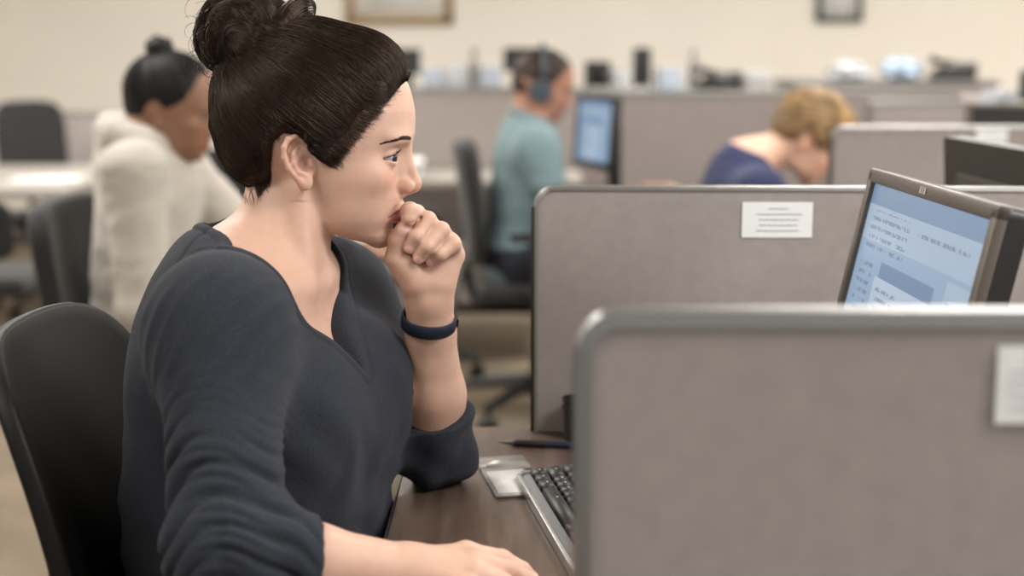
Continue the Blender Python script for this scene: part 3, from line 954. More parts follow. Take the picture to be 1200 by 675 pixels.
def flow(V, Q, starts, target, n, wav=1.0, off=.8, spread=16, wid=None):
    """paths in head mm from starts over the surface to the target"""
    bvh = BVHTree.FromPolygons([tuple(v) for v in V], [tuple(q) for q in Q])
    out = []
    for s in starts:
        s = np.array(s, float); tg = np.array(target, float); dv = s - tg; dv /= np.linalg.norm(dv); tg = tg + dv * spread + rng.normal(0, spread * .12, 3)
        ph = rng.uniform(0, 6.28); am = rng.normal(0, wav); of = off + abs(rng.normal(0, .5)); pts = []
        mid = (s + tg) / 2; c = np.array((0, 0, 45.0))
        for i in range(n):
            t = i / (n - 1)
            p = s * (1 - t) + tg * t
            p = c + (p - c) * (1 + .5 * math.sin(math.pi * t))
            h = bvh.find_nearest(Vector(p))
            q, nn = np.array(h[0]), np.array(h[1])
            side = np.cross(nn, tg - s); side /= np.linalg.norm(side) + 1e-9
            pts.append(q + nn * (of * math.sin(math.pi * min(1, t * 1.0 + .04)) ** .5 + .1) + side * am * math.sin(math.pi * t) * math.sin(ph + 5 * t))
        out.append(pts)
    return np.array(out)
# ================================================================== the woman at the desk
O = np.array((-.33, 1.54, 0.0))
woman = thing('person', 'woman in charcoal top with dark hair in a high bun, chin on her hand', 'person', O)
ya = .026
HF = Frame(P(373.6, 190, 1.60), (math.cos(ya), -math.sin(ya), 0), (math.sin(ya), math.cos(ya), 0), (0, 0, 1))
BF = Frame((-.274, 1.556, 0), (.94, -.342, 0), (.342, .94, 0), (0, 0, 1), 1.0)

S_r, E_r, W_r = P(256, 385, 1.37), P(270, 645, 1.25), P(478, 672, 1.305)
S_l, E_l, W_l = P(392, 347, 1.70), P(511, 526, 1.66), P(503, 350, 1.605)


def torso(F, e):
    g = 1.0
    def el(c, r, k): F.ell(c, np.array(r) + e, k, fr=BF)
    el((-.030, 0, .93), (.074, .148, .13), .05)
    el((-.036, 0, .86), (.086, .153, .175), .06)
    el((-.012, 0, .73), (.134, .168, .15), .07)
    el((-.03, 0, .56), (.155, .195, .13), .07)
    for s in (-1, 1):
        el((.068, s * .068, .868), (.070, .082, .088), .06)
    nb = np.array((-.022, 0, 1.008))
    for s, S in ((-1, S_r), (1, S_l)):
        q = BF.locv(S)
        F.cone(nb + (0, s * .03, .0), q - np.array((0, s * .012, -.002)), .044 + e, .044 + e, .05, fr=BF)
        F.cone(q, (.0, s * .10, .89), .050 + e, .062 + e, .05, fr=BF)


def near_leg(F, s, e, k=.03):
    H = BF.w((0, s * .10, .56)); K = np.array((.10, 1.50 + s * .10, .575)); A = np.array((.12, 1.50 + s * .10, .10))
    F.chain([H, K, (K + A) / 2 + (-.02, 0, 0), A], [.082 + e, .060 + e, .050 + e, .036 + e], k)


F = Field(axis((-.56, -.345, .006), (-.345, -.045, .00135), (-.045, .10, .0026), (.10, .32, .012)),
          axis((1.17, 1.36, .0026), (1.36, 1.50, .005), (1.50, 1.685, .00135), (1.685, 1.86, .006)),
          axis((.03, .70, .012), (.70, .84, .0024), (.84, .955, .004), (.955, 1.30, .00135)))
head(F, HF)


def core(F):
    """neck, chest and arms"""
    F.cone(P(338, 222, 1.60), P(328, 300, 1.572), .047, .050, .014)
    F.cone(P(343, 240, 1.60), P(337, 305, 1.575), .040, .042, .02)
    F.cone(P(350, 225, 1.55), P(360, 325, 1.528), .010, .008, .022)
    for s in (-1, 1): F.cone(BF.w((.062, s * .018, 1.000)), BF.w((.030, s * .12, 1.018)), .008, .009, .02)
    torso(F, -.006)
    F.ell((.014, -.01, .972), (.044, .085, .060), .03, fr=BF)
    F.chain([S_r, E_r, E_r + (W_r - E_r) * .45, W_r], [.050, .040, .0335, .0270], .015)
    F.chain([S_l, E_l], [.045, .037], .02)
    F.chain([E_l, E_l + (W_l - E_l) * .38, E_l + (W_l - E_l) * .8, W_l], [.0365, .0365, .0275, .0255], .012)


core(F)
# left hand, closed at the lips
F.cone(W_l, P(504, 322, 1.606), .0255, .024, .012)
palm = [(497, 275, 1.626), (514, 277, 1.628), (527, 286, 1.622), (532, 299, 1.612)]
for q, r in zip(palm, (.0125, .013, .013, .012)): F.cone(P(503, 326, 1.606), P(*q), .0225, r, .010)
F.cone(P(487, 330, 1.592), P(474, 309, 1.588), .0185, .0165, .012)       # thumb pad
F.cone(P(516, 331, 1.598), P(527, 303, 1.602), .0165, .0125, .012)      # little-finger side of the palm
LH = {
    'index': ([(497, 275, 1.626), (488, 250, 1.592), (480, 247, 1.573), (479, 256, 1.569)], [.0110, .0098, .0098, .0088]),
    'middle': ([(514, 277, 1.628), (501, 258, 1.584), (489, 277, 1.570), (481, 290, 1.573)], [.0110, .0100, .0088, .0076]),
    'ring': ([(527, 286, 1.622), (517, 270, 1.583), (501, 289, 1.568), (491, 302, 1.572)], [.0108, .0097, .0085, .0072]),
    'little': ([(532, 299, 1.612), (531, 286, 1.585), (516, 298, 1.573), (505, 306, 1.577)], [.0095, .0090, .0076, .0064]),
    'thumb': ([(476, 316, 1.590), (463, 302, 1.582), (465, 281, 1.577), (472, 268, 1.573)], [.0150, .0112, .0095, .0084]),
}
for nm, (ps, rs) in LH.items():
    w = [P(*p) for p in ps]; sub = Field(*[np.array([0., 1.])] * 3)
    F.chain(w, rs, .0032, k0=.006)
F.cone(P(486, 262, 1.584), P(490, 270, 1.588), .0065, .0065, .004)
F.cone(P(478, 270, 1.584), P(484, 290, 1.588), .0085, .0085, .004)
# cut a soft groove between neighbouring fingers so they read apart
for a, b in (('index', 'middle'), ('middle', 'ring'), ('ring', 'little')):
    pa, pb = [P(*p) for p in LH[a][0]], [P(*p) for p in LH[b][0]]
    for i in (1, 2):
        m0 = (pa[i] + pb[i]) / 2 + (0, -.0098, 0); m1 = (pa[i + 1] + pb[i + 1]) / 2 + (0, -.0088, 0)
        F.cone(m0, m1, .0014, .0012, .003, 's')
# right hand resting on the desk
RH = {
    'index': ([(546, 648, 1.338), (588, 655, 1.347), (612, 668, 1.350), (626, 682, 1.350)], [.0110, .0096, .0084, .0080]),
    'middle': ([(556, 658, 1.318), (600, 668, 1.322), (624, 683, 1.325), (634, 697, 1.325)], [.0112, .0096, .0084, .0080]),
    'ring': ([(556, 672, 1.300), (592, 684, 1.300), (614, 698, 1.300), (622, 712, 1.300)], [.0108, .0092, .0080, .0076]),
    'little': ([(546, 690, 1.283), (574, 703, 1.280), (590, 714, 1.278), (598, 724, 1.277)], [.0098, .0080, .0072, .0064]),
    'thumb': ([(496, 668, 1.330), (535, 662, 1.366), (562, 664, 1.385), (586, 668, 1.398)], [.0140, .0105, .0092, .0078]),
}
for nm in ('index', 'middle', 'ring', 'little'): F.cone(W_r, P(*RH[nm][0][0]), .0235, .0112, .012)
for nm, (ps, rs) in RH.items(): F.chain([P(*p) for p in ps], rs, .003, k0=.007)
for s in (-1, 1): near_leg(F, s, -.010)
V, Q = F.mesh('b', 1); V, Q = keep_largest(V, Q)
me = np_mesh('body', V - O, Q)
BASE = lin(207, 168, 147)
C = face_tint(V, HF, BASE, lin(196, 128, 118))
NAILS = []
for nm, w_ in (('middle', .0048), ('ring', .0046), ('little', .004), ('thumb', .0056)):
    ps = [P(*p) for p in LH[nm][0]]; d = ps[3] - ps[2]; d /= np.linalg.norm(d)
    c = ps[3] + d * .0015 + np.array((0, -LH[nm][1][3] * .75, 0)); NAILS.append((c, w_))
for nm in ('index', 'middle', 'ring', 'little'):
    ps = [P(*p) for p in RH[nm][0]]; c = ps[3] + np.array((.003, 0, .006)); NAILS.append((c, .0045))
    k = P(*RH[nm][0][1]); g = np.exp(-((V - k) ** 2).sum(1) / .010 ** 2)[:, None] * .30
    C = C * (1 - g) + C * np.array((1.0, .80, .76)) * g
for nm in ('index', 'middle', 'ring', 'little'):
    for i in (1, 3):
        k = P(*LH[nm][0][i]); g = np.exp(-((V - k) ** 2).sum(1) / .009 ** 2)[:, None] * .35
        C = C * (1 - g) + C * np.array((1.0, .78, .74)) * g
for c, w_ in NAILS:
    m = np.clip((w_ * 1.15 - np.linalg.norm(V - c, axis=1)) / .0012 + .5, 0, 1)[:, None]
    C = C * (1 - m) + np.array(lin(232, 190, 178)[:3]) * m
paint(me, C)
link('body', me, M['skin'], woman)
BODY_BVH = BVHTree.FromPolygons([tuple(v) for v in V], [tuple(q) for q in Q])


def eyes_at(fr, parent, org, **kw):
    n0 = set(parent.children); eyes(fr, parent, **kw)
    for o in parent.children:
        if o not in n0: o.location = o.location - Vector(org)


eyes_at(HF, woman, O, iris=(44, 36, 36), look=(.90, -.36, -.13))

# lashes and brows: fine hairs on the face
for s in (-1, 1):
    pa = []
    c = np.array((79.5, s * 31.5, 7.8))
    def lid(dy, up, k=14.6):
        e = 1 - (abs(dy - .5) / 16.5) ** 1.75; z = (6.3 * max(e, 0) if up else -5.4 * max(e, 0)) - .05 * dy
        return c + (math.sqrt(max(9, k ** 2 - dy ** 2 - z ** 2)), s * dy, z)
    for i in range(44):
        dy = -10 + 24.5 * i / 43; p = lid(dy, True); o = p - c; o = o / np.linalg.norm(o) + np.array((.35, 0, .05)); o /= np.linalg.norm(o)
        L_ = (3.6 + 2.2 * (i / 43)) * rng.uniform(.8, 1.1)
        pa.append([p - o * .6, p + o * L_ * .35 - (0, 0, .2), p + o * L_ * .7 + (0, 0, L_ * .10), p + o * L_ * .9 + (0, 0, L_ * .34)])
    for i in range(90):
        dy = -10.5 + 25 * i / 90; pa.append([lid(dy + .6 * k, True, 14.6) for k in range(4)])
    Vs, Qs = strands_mesh([[HF.w(p) for p in l] for l in pa], .00028, .25)
    link('eyelashes', np_mesh('eyelashes', Vs - O, Qs), M['blackhair'], woman)
    pa = []
    for i in range(560):
        t_ = rng.uniform(0, 1) ** .85; w_ = (3.6 if t_ < .45 else 3.6 * (1 - (t_ - .45) * 1.5)) * (1 if t_ > .08 else .7)
        y = 21 + 34 * t_; z = 27.0 + 2.4 * math.sin(min(1, t_ / .55) * math.pi / 2) - 5.5 * max(0, t_ - .55) / .45 + rng.uniform(-.5, .5) * w_
        h = BODY_BVH.ray_cast(Vector(HF.w((130, s * (y + 10 * t_), z))), Vector(-HF.R[0] - HF.R[1] * s * .25 * t_))
        if h[0] is None: continue
        p = HF.locv(np.array(h[0])[None])[0]; L_ = rng.uniform(3.5, 6)
        nn = HF.R @ np.array(h[1]); d = np.array((-.2 - .5 * t_, s * 1.0, .50 - .75 * t_ + rng.normal(0, .10))); d -= nn * (d @ nn); d /= np.linalg.norm(d)
        pa.append([p + nn * .1, p + d * L_ * .5 + nn * .45, p + d * L_ + nn * .2])
    Vs, Qs = strands_mesh([[HF.w(p) for p in l] for l in pa], .00014, .3)
    link('eyebrow', np_mesh('eyebrow', Vs - O, Qs), M['brow'], woman)

# ---- hair
HAIRLINE = [(101, 92), (95, 84), (86, 70), (74, 53), (58, 35), (45, 19), (36, 7), (29, 0), (22, 1), (14, 10), (2, 24), (-8, 36), (-24, 37), (-37, 27), (-42, 6), (-46, -20), (-62, -38), (-84, -40), (-112, -20), (-150, 20), (-150, 190), (60, 190), (118, 150), (112, 95)]
cv, cq = hair_cap(HF, [('e', (-12, 0, 62), (111, 84, 99)), ('e', (48, 0, 84), (59, 64, 64)), ('e', (-54, 0, 8), (58, 60, 48)), ('e', (-20, 0, 30), (70, 81, 56))],
                  HAIRLINE, .0022, ((-135, -95, -50), (118, 95, 172)), thick=.62)


def to_w(A): return HF.o + (np.asarray(A) * .001) @ HF.R


hair = link('hair', np_mesh('hair', to_w(cv) - O, cq), M['hair'], woman)
# strands combed back from the hairline to the bun
cap_n = normals(cv, cq)
BUN = np.array((-78, 0, 140.))
front = []
HL = np.array(HAIRLINE[1:17], float)
cvb = BVHTree.FromPolygons([tuple(v) for v in cv], [tuple(q) for q in cq])
mid_line = [(98, y, 90 - .006 * y * y) for y in np.linspace(-30, 30, 30)]
for s in (-1, 1):
    for i in range(len(HL) - 1):
        for k in range(44 if s < 0 else 20):
            t_ = rng.uniform(); p = HL[i] * (1 - t_) + HL[i + 1] * t_
            front.append((p[0] + rng.uniform(-9, -3), s * (72 if p[0] < 60 else 72 - (p[0] - 60) * 1.1), p[1] + rng.uniform(2, 8)))
front += [mid_line[rng.integers(30)] for _ in range(160)]
pick = rng.choice(len(cv), 4200, replace=False)
inner = [cv[i] + cap_n[i] * 2 for i in pick if cv[i][1] < 40 or rng.uniform() < .4]
paths = flow(cv, cq, front + inner, BUN + (8, 0, -34), 14, wav=1.0, off=.35, spread=22)
Vs, Qs = strands_mesh(to_w(paths), rng.uniform(.00018, .00042, len(paths)), .3)
link('combed_strands', np_mesh('combed_strands', Vs - O, Qs), M['strand'], woman)
# fine hairs that soften the hairline, lying on the skin and running back under the rest
pa = []
def on_skin(x, z, s):
    h = BODY_BVH.ray_cast(Vector(to_w(np.array((x, s * 130, z)))), Vector(-HF.R[1] * s))
    if h[0] is None: return None
    return HF.locv(np.array(h[0])[None])[0], HF.R @ np.array(h[1])


for _ in range(6500):
    s = -1 if rng.uniform() < .7 else 1
    t_ = rng.uniform(0, 9.9) if rng.uniform() < .75 else rng.uniform(11.5, 14.9)
    i = int(t_); p = HL[i] + (HL[i + 1] - HL[i]) * (t_ - i)
    dr = np.array((BUN[0] + 8, BUN[2] - 38)) - p; dr /= np.linalg.norm(dr)
    back_ = -min(9, rng.exponential(1.8)) + rng.uniform(0, 4) + (rng.uniform(0, 12) if rng.uniform() < .4 else 0); st = p + dr * back_; L_ = rng.uniform(8, 20); sd_ = np.array((dr[1], -dr[0])) * rng.normal(0, .8); q = []
    for k in range(6):
        w_ = st + dr * L_ * k / 5 + sd_ * math.sin(k * .6); h = on_skin(w_[0], w_[1], s)
        if h is None: break
        q.append(h[0] + h[1] * (.12 + .45 * max(0, back_ + L_ * k / 5)))
    if len(q) == 6 and max(np.linalg.norm(np.diff(q, axis=0), axis=1)) < 12: pa.append(q)
Vs, Qs = strands_mesh(to_w(pa), rng.uniform(.00007, .00016, len(pa)), .15)
link('hairline_strands', np_mesh('hairline_strands', Vs - O, Qs), M['strand'], woman)
# the bun: ropes of hair coiled on one another
BFd = Field(*[axis((l * .001, h * .001, .002)) for l, h in ((-148, -10), (-70, 70), (78, 208))])
f2 = Frame((0, 0, 0), (1, 0, 0), (0, 1, 0), (0, 0, 1), .001)
BFd.ell((-80, 0, 140), (40, 42, 38), .008, fr=f2)
BFd.cone((-62, 0, 112), (-80, 0, 138), 36, 30, .012, fr=f2)
ropes = []
coils = [((-80, -6, 142), 43, 37, (.20, 1, .15), 14, 0), ((-77, 8, 128), 40, 33, (.25, .8, .55), 13, 1.0), ((-84, -14, 146), 35, 33, (.5, 1, -.3), 13, 2.2),
         ((-66, -4, 118), 36, 34, (.55, .25, .8), 12, 3.5), ((-84, -22, 140), 21, 24, (-.1, 1, .2), 12, 1.2), ((-72, 2, 158), 32, 24, (-.4, .5, .9), 12, 4.0), ((-92, 6, 136), 35, 36, (.9, .3, .2), 12, 5.0)]
for c, ra, rb, ax, rr, ph in coils:
    ax = np.array(ax, float); ax /= np.linalg.norm(ax); u = np.cross(ax, (0, 0, 1)); u /= np.linalg.norm(u); w_ = np.cross(ax, u)
    a = np.linspace(0, 5.4, 30) + ph
    wob = 1 + .07 * np.sin(a * 3 + ph)
    pts = np.array(c) + np.outer(np.cos(a) * ra * wob, u) + np.outer(np.sin(a) * rb * wob, w_) + np.outer((a - ph - 2.7) * 2.0, ax)
    ropes.append((pts, rr))
    BFd.chain(list(pts), [rr * (.82 + .18 * math.sin(3.14 * i / 29)) for i in range(30)], .003, f2)
# the lock swept up over the front of the bun
sw = bez([(-28, -20, 128), (-40, -30, 140), (-30, -14, 158), (-14, 4, 172), (-18, 16, 160)], 16)
BFd.chain(list(sw), [9, 12, 13, 13, 13, 13, 13, 12, 12, 11, 11, 10, 9, 8, 7, 5], .004, f2); ropes.append((sw, 12))
bv, bq = BFd.mesh('bun', 1); bv, bq = keep_largest(bv * 1000, bq)
bun = link('bun', np_mesh('bun', to_w(bv) - O, bq), M['hair'], woman)
bbv = BVHTree.FromPolygons([tuple(v) for v in bv], [tuple(q) for q in bq])
pa = []
for i in rng.choice(len(bv), 1500):
    p = bv[i].copy(); q = []; ax = np.array((.15 + rng.normal(0, .12), 1, .2 + rng.normal(0, .12)))
    for k in range(13):
        h = bbv.find_nearest(Vector(p)); p, nn = np.array(h[0]), np.array(h[1]); q.append(p + nn * .5)
        d = np.cross(nn, ax); L_ = np.linalg.norm(d)
        if L_ < .25: break
        p = p + d / L_ * 2.6
    if len(q) == 13: pa.append(np.array(q))
for pts, rr in ropes:
    T_ = np.gradient(pts, axis=0); T_ /= np.linalg.norm(T_, axis=1, keepdims=True)
    for _ in range(230):
        a0 = rng.uniform(0, 6.28); tw = rng.normal(.5, .35); i0 = rng.integers(0, max(1, len(pts) - 13)); seg = pts[i0:i0 + 13]; tt_ = T_[i0:i0 + 13]
        ref = np.cross(tt_, (.3, .2, .93)); ref /= np.linalg.norm(ref, axis=1, keepdims=True); r2 = np.cross(tt_, ref)
        an = a0 + tw * np.linspace(0, 1, len(seg)); R_ = rr + .6 + abs(rng.normal(0, .6))
        q = seg + (ref * np.cos(an)[:, None] + r2 * np.sin(an)[:, None]) * R_
        if len(q) == 13: pa.append(q)
Vs, Qs = strands_mesh(to_w(pa), rng.uniform(.0003, .0006, len(pa)), .3)
link('bun_strands', np_mesh('bun_strands', Vs - O, Qs), M['strand'], woman)
# loose curls round the bun and at the nape
pa = []
for _ in range(70):
    a = rng.uniform(1.7, 5.0); r = rng.uniform(40, 50); c = np.array((-80 + r * math.cos(a), rng.uniform(-30, 5), 136 + r * math.sin(a)))
    R_ = rng.uniform(6, 16); ph = rng.uniform(0, 6.28); n_ = 14; tn = rng.uniform(2.4, 4.6)
    pa.append([c + (R_ * math.cos(ph + tn * k / n_) - R_ * math.cos(ph), 3 * math.sin(k * .4), R_ * math.sin(ph + tn * k / n_) - R_ * math.sin(ph)) for k in range(n_)])
for _ in range(26):      # curl trail below the back of the bun
    c = np.array((-106 + rng.normal(0, 5), rng.uniform(-25, 0), 106 + rng.normal(0, 8))); R_ = rng.uniform(5, 11); ph = rng.uniform(2, 4)
    pa.append([c + (-R_ * math.sin(.3 * k + ph) * .8, 1.5 * math.sin(k * .5), -2.0 * k + 1.5 * math.cos(.4 * k)) for k in range(14)])
for _ in range(15):      # nape wisps
    x0 = rng.uniform(-85, -45); a_, y0 = rng.uniform(-.3, .9), rng.uniform(-56, -46); pa.append([np.array((x0 + a_ * k + 1.2 * math.sin(k * .4 + x0), y0, -26 - 1.3 * k)) for k in range(14)])
Vs, Qs = strands_mesh([to_w(p) for p in pa], .00028, .3)
link('flyaway_strands', np_mesh('flyaway_strands', Vs - O, Qs), M['strand'], woman)

# ---- the charcoal top
G = Field(axis((-.58, .02, .0028)), axis((1.13, 1.86, .0028)), axis((.50, 1.13, .0028)))
torso(G, .005)
G.ell((.010, 0, .965), (.048, .085, .060), .03, fr=BF)
cuff_r = E_r + (W_r - E_r) * .47
G.cone(S_r, E_r, .056, .050, .06); G.cone(E_r, cuff_r, .050, .039, .02)
G.ell(E_r + (.0, 0, .004), (.054, .052, .050), .03)
cuff_l = E_l + (W_l - E_l) * .27
G.cone(S_l, E_l, .062, .049, .03); G.cone(E_l + (.003, 0, 0), cuff_l + (.002, 0, 0), .046, .0415, .015)


def half(c, n):
    n = np.array(n, float); n /= np.linalg.norm(n)
    return lambda x, y, z: (x - c[0]) * n[0] + (y - c[1]) * n[1] + (z - c[2]) * n[2]


# cuffs cut square and hollowed round the arm
def cuff(c, d, r, up=.006):
    d = d / np.linalg.norm(d)
    def cut(x, y, z):
        q = (x - c[0]) ** 2 + (y - c[1]) ** 2 + (z - c[2]) ** 2; h = half(c, d)(x, y, z)
        return np.maximum(np.maximum(-h, np.sqrt(np.maximum(q - h * h, 0)) - .055), np.sqrt(q) - .072)
    G.apply(cut, np.array(c) - .09, np.array(c) + .09, .0015, 's', WORLD)
    G.cone(c - d * .006, c + d * .03, r, r, .002, 's')


cuff(cuff_r, (W_r - E_r) + np.array((.02, 0, .02)), .0345)
dl = (W_l - E_l); cuff(cuff_l, dl + np.array((-.01, -.05, .02)), .0375)
# neckline: a V in front, a round neck behind
vt = BF.locv(P(386, 417, 1.50))[2] - .018


def neckline(x, y, z):
    cyl = np.sqrt((x - .006) ** 2 + (y - .010) ** 2) - .074 - .12 * np.clip(z - 1.06, 0, .1)
    cyl = np.maximum(cyl, .99 - z)
    w = np.where(z > vt, .080 * (z - vt) / (1.065 - vt), (z - vt) * 1.0)
    wedge = np.maximum((np.abs(y + .012) - w) * .82, .02 - x)
    return smin(cyl, wedge, .055)


BC = Field(*G.a); core(BC)
fo = neckline(*BF.loc(G.a[0][:, None, None], G.a[1][None, :, None], G.a[2][None, None, :]))
# the cloth covers whatever body lies outside the neckline and the cuffs
dm = lambda A, B: ((G.a[0][:, None, None] - A[0]) * (B - A)[0] + (G.a[1][None, :, None] - A[1]) * (B - A)[1] + (G.a[2][None, None, :] - A[2]) * (B - A)[2]) / np.linalg.norm(B - A)
past = (G.a[2][None, None, :] > 1.13)
fl = dm(cuff_l, W_l); fr_ = dm(cuff_r, W_r)


def near_axis(A, B, t, R_):
    u = (B - A) / np.linalg.norm(B - A)
    return np.sqrt((G.a[0][:, None, None] - A[0] - u[0] * t) ** 2 + (G.a[1][None, :, None] - A[1] - u[1] * t) ** 2 + (G.a[2][None, None, :] - A[2] - u[2] * t) ** 2) < R_


inl = (fl > -.004) & near_axis(cuff_l, W_l, fl, .050); inr = (fr_ > -.004) & near_axis(cuff_r, W_r, fr_, .060)
G.f = np.where(inl | inr, G.f, smin(G.f, BC.f - .0045, .012)).astype(np.float32)
G.apply(neckline, (-.16, -.12, .90), (.2, .12, 1.20), .005, 's', BF)
V, Q = G.mesh('s', 1); V, Q = keep_largest(V, Q)
N = normals(V, Q)


def fold(u, width): return np.exp(-(u / width) ** 2)


def seg_param(V, A, B):
    d = B - A; L_ = np.linalg.norm(d); d = d / L_; s = (V - A) @ d; r = V - A - s[:, None] * d
    return s, L_, r, np.linalg.norm(r, axis=1)


D = np.zeros(len(V))
nz = lambda f, o=0: np.array([noise.noise(Vector((p[0] * f[0] + o, p[1] * f[1], p[2] * f[2]))) for p in V])
n1 = nz((14, 14, 14)); n2 = nz((34, 34, 34), 5); n3 = nz((7, 7, 7), 9)
# near sleeve: stacked creases over the lower upper-arm, fanning round the elbow
s, L_, r, rad = seg_param(V, S_r, E_r)
on = np.exp(-np.maximum(rad - .078, 0) / .012) * (V[:, 1] < 1.46)
back = np.clip((-(V[:, 0] - (S_r[0] + (E_r[0] - S_r[0]) * np.clip(s / L_, 0, 1))) / .06), -1, 1)
arc = s - .024 * (r[:, 0] / .055) ** 2 + .006 * (r[:, 0] / .06)
def creases(u, lam, warp, sharp=2.0):
    q = .5 + .5 * np.sin(2 * math.pi * (u + warp) / lam)
    return q ** sharp


n4 = nz((10, 10, 10), 31); n5 = nz((24, 24, 24), 47)
tilt = .35 * r[:, 0] - .25 * r[:, 1]
s2, L2, r2, rad2 = seg_param(V, E_r, cuff_r)
w1 = np.clip((s - .035) / .09, 0, 1) * np.clip((.295 - s) / .03, 0, 1) * np.clip(1 - (s2 - .035) / .05, 0, 1)
D -= on * w1 * .0085 * (creases(arc + .12 * tilt, .030, n4 * .022 + n5 * .005, 3.0) - .30) * np.clip(.70 + 1.8 * n3 + .2 * back, .08, 1.3) * np.clip((s - .02) / .12, .1, 1)
D -= on * w1 * .0026 * (creases(arc - tilt * .6, .0135, n4 * .02 + n5 * .005, 2.0) - .35) * np.clip(.4 + 1.6 * n1, 0, 1.1)
D += on * np.clip((.07 - np.abs(s - .03)) / .05, 0, 1) * .0022 * (creases(r[:, 0] * .8 + s * .7, .020, n4 * .015, 2.0) - .35)
# forearm of the near sleeve: soft lengthwise twist
s2, L2, r2, rad2 = seg_param(V, E_r, cuff_r)
on2 = np.exp(-np.maximum(rad2 - .062, 0) / .01) * (s2 > -.02)
D += on2 * .0022 * np.sin((s2 * 90 + r2[:, 2] * 70) + n1 * 3) * np.clip(1.2 - s2 / L2, 0, 1)
# far sleeve
s3, L3, r3, rad3 = seg_param(V, S_l, E_l)
on3 = np.exp(-np.maximum(rad3 - .066, 0) / .01) * (V[:, 1] > 1.58)
D += on3 * .0032 * np.sin(s3 * 120 + r3[:, 0] * 60 + n1 * 4) * np.clip(s3 / L3 * 1.3 - .15, 0, 1)
# body: long soft drapes from the armpit, tension from the shoulder, gathered at the waist
L_B = BF.locv(V)
tor = np.clip(1 - on * 1.0, 0, 1)
dia = L_B[:, 0] * .62 + L_B[:, 1] * .55 + L_B[:, 2] * .95
D += tor * .0020 * np.sin(dia * 95 + n3 * 4) * np.clip((L_B[:, 2] - .70) / .1, 0, 1) * np.clip(n3 * 1.6 + .25, 0, 1)
D += tor * .0030 * np.sin(L_B[:, 2] * 110 + L_B[:, 0] * 30 + n3 * 5) * np.clip((.80 - L_B[:, 2]) / .08, 0, 1)
D += tor * .0016 * np.sin(L_B[:, 1] * 85 + L_B[:, 2] * 25 + n1 * 3) * np.clip((L_B[:, 2] - .66) / .08, 0, 1) * np.clip((.93 - L_B[:, 2]) / .1, 0, 1) * (L_B[:, 0] > 0)
D += .0008 * n2 + .0012 * n1
og = neckline(L_B[:, 0], L_B[:, 1], L_B[:, 2])
D += .0011 * np.clip((.0115 - og) / .0015, 0, 1) - .0013 * np.exp(-((og - .0135) / .0018) ** 2)
# the armhole and shoulder seams
zt = V[:, 2]
D += -.0018 * fold(L_B[:, 0] + .018 + .15 * np.abs(L_B[:, 1] + .0), .0022) * (zt > 1.0) * (L_B[:, 1] < -.06) * (L_B[:, 1] > -.2)
V2 = V + N * D[:, None]
link('sweater', np_mesh('sweater', V2 - O, Q), M['sweater'], woman)
# neck binding: a flat band following the edge of the neckline
# ---- trousers and shoes
T = Field(axis((-.55, .30, .009)), axis((1.28, 1.82, .009)), axis((.06, .72, .010)))
T.ell((-.03, 0, .56), (.160, .200, .125), .05, fr=BF)
for s in (-1, 1): near_leg(T, s, .006)
V, Q = T.mesh('t'); V, Q = keep_largest(V, Q)
link('trousers', np_mesh('trousers', V - O, Q), M['denim'], woman)
for s in (-1, 1):
    m = MB(); bmesh.ops.create_uvsphere(m.bm, u_segments=24, v_segments=14, radius=1)
    for v in m.bm.verts:
        x, y, z = v.co; v.co = (x * .125 + .16 - O[0], y * (.043 + .008 * x) + 1.50 + s * .10 - O[1], .012 + max(z, -.2) * (.058 - .022 * x) + .012)
    m.build('shoe', M['shoe'], woman)

# ---- the wristband
bc = P(502.5, 376, 1.607); ax = (W_l - E_l); ax /= np.linalg.norm(ax); ax = ax + np.array((.14, -.06, 0)); ax /= np.linalg.norm(ax)
wb = thing('wristband', 'navy rubber wristband on the raised wrist of the woman in grey', 'wristband', bc)
wb.rotation_euler = Vector(ax).to_track_quat('Z', 'Y').to_euler()
pr = [(.0283, -.0072), (.0297, -.0086), (.0312, -.0068), (.0316, 0), (.0312, .0068), (.0297, .0086), (.0283, .0072)]
m = MB(); rings = []
for r_, z_ in pr: rings.append([m.bm.verts.new((r_ * 1.03 * math.cos(2 * math.pi * k / 64), r_ * .96 * math.sin(2 * math.pi * k / 64), z_)) for k in range(64)])
for i in range(len(rings)):
    a, b = rings[i], rings[(i + 1) % len(rings)]
    for k in range(64): m.bm.faces.new((a[k], a[(k + 1) % 64], b[(k + 1) % 64], b[k]))
m.build('strap', M['band'], wb)
MB().box((.0318, -.004, 0), (.0025, .014, .010), .001).build('clasp', M['darktrim'], wb)
# ================================================================== chairs


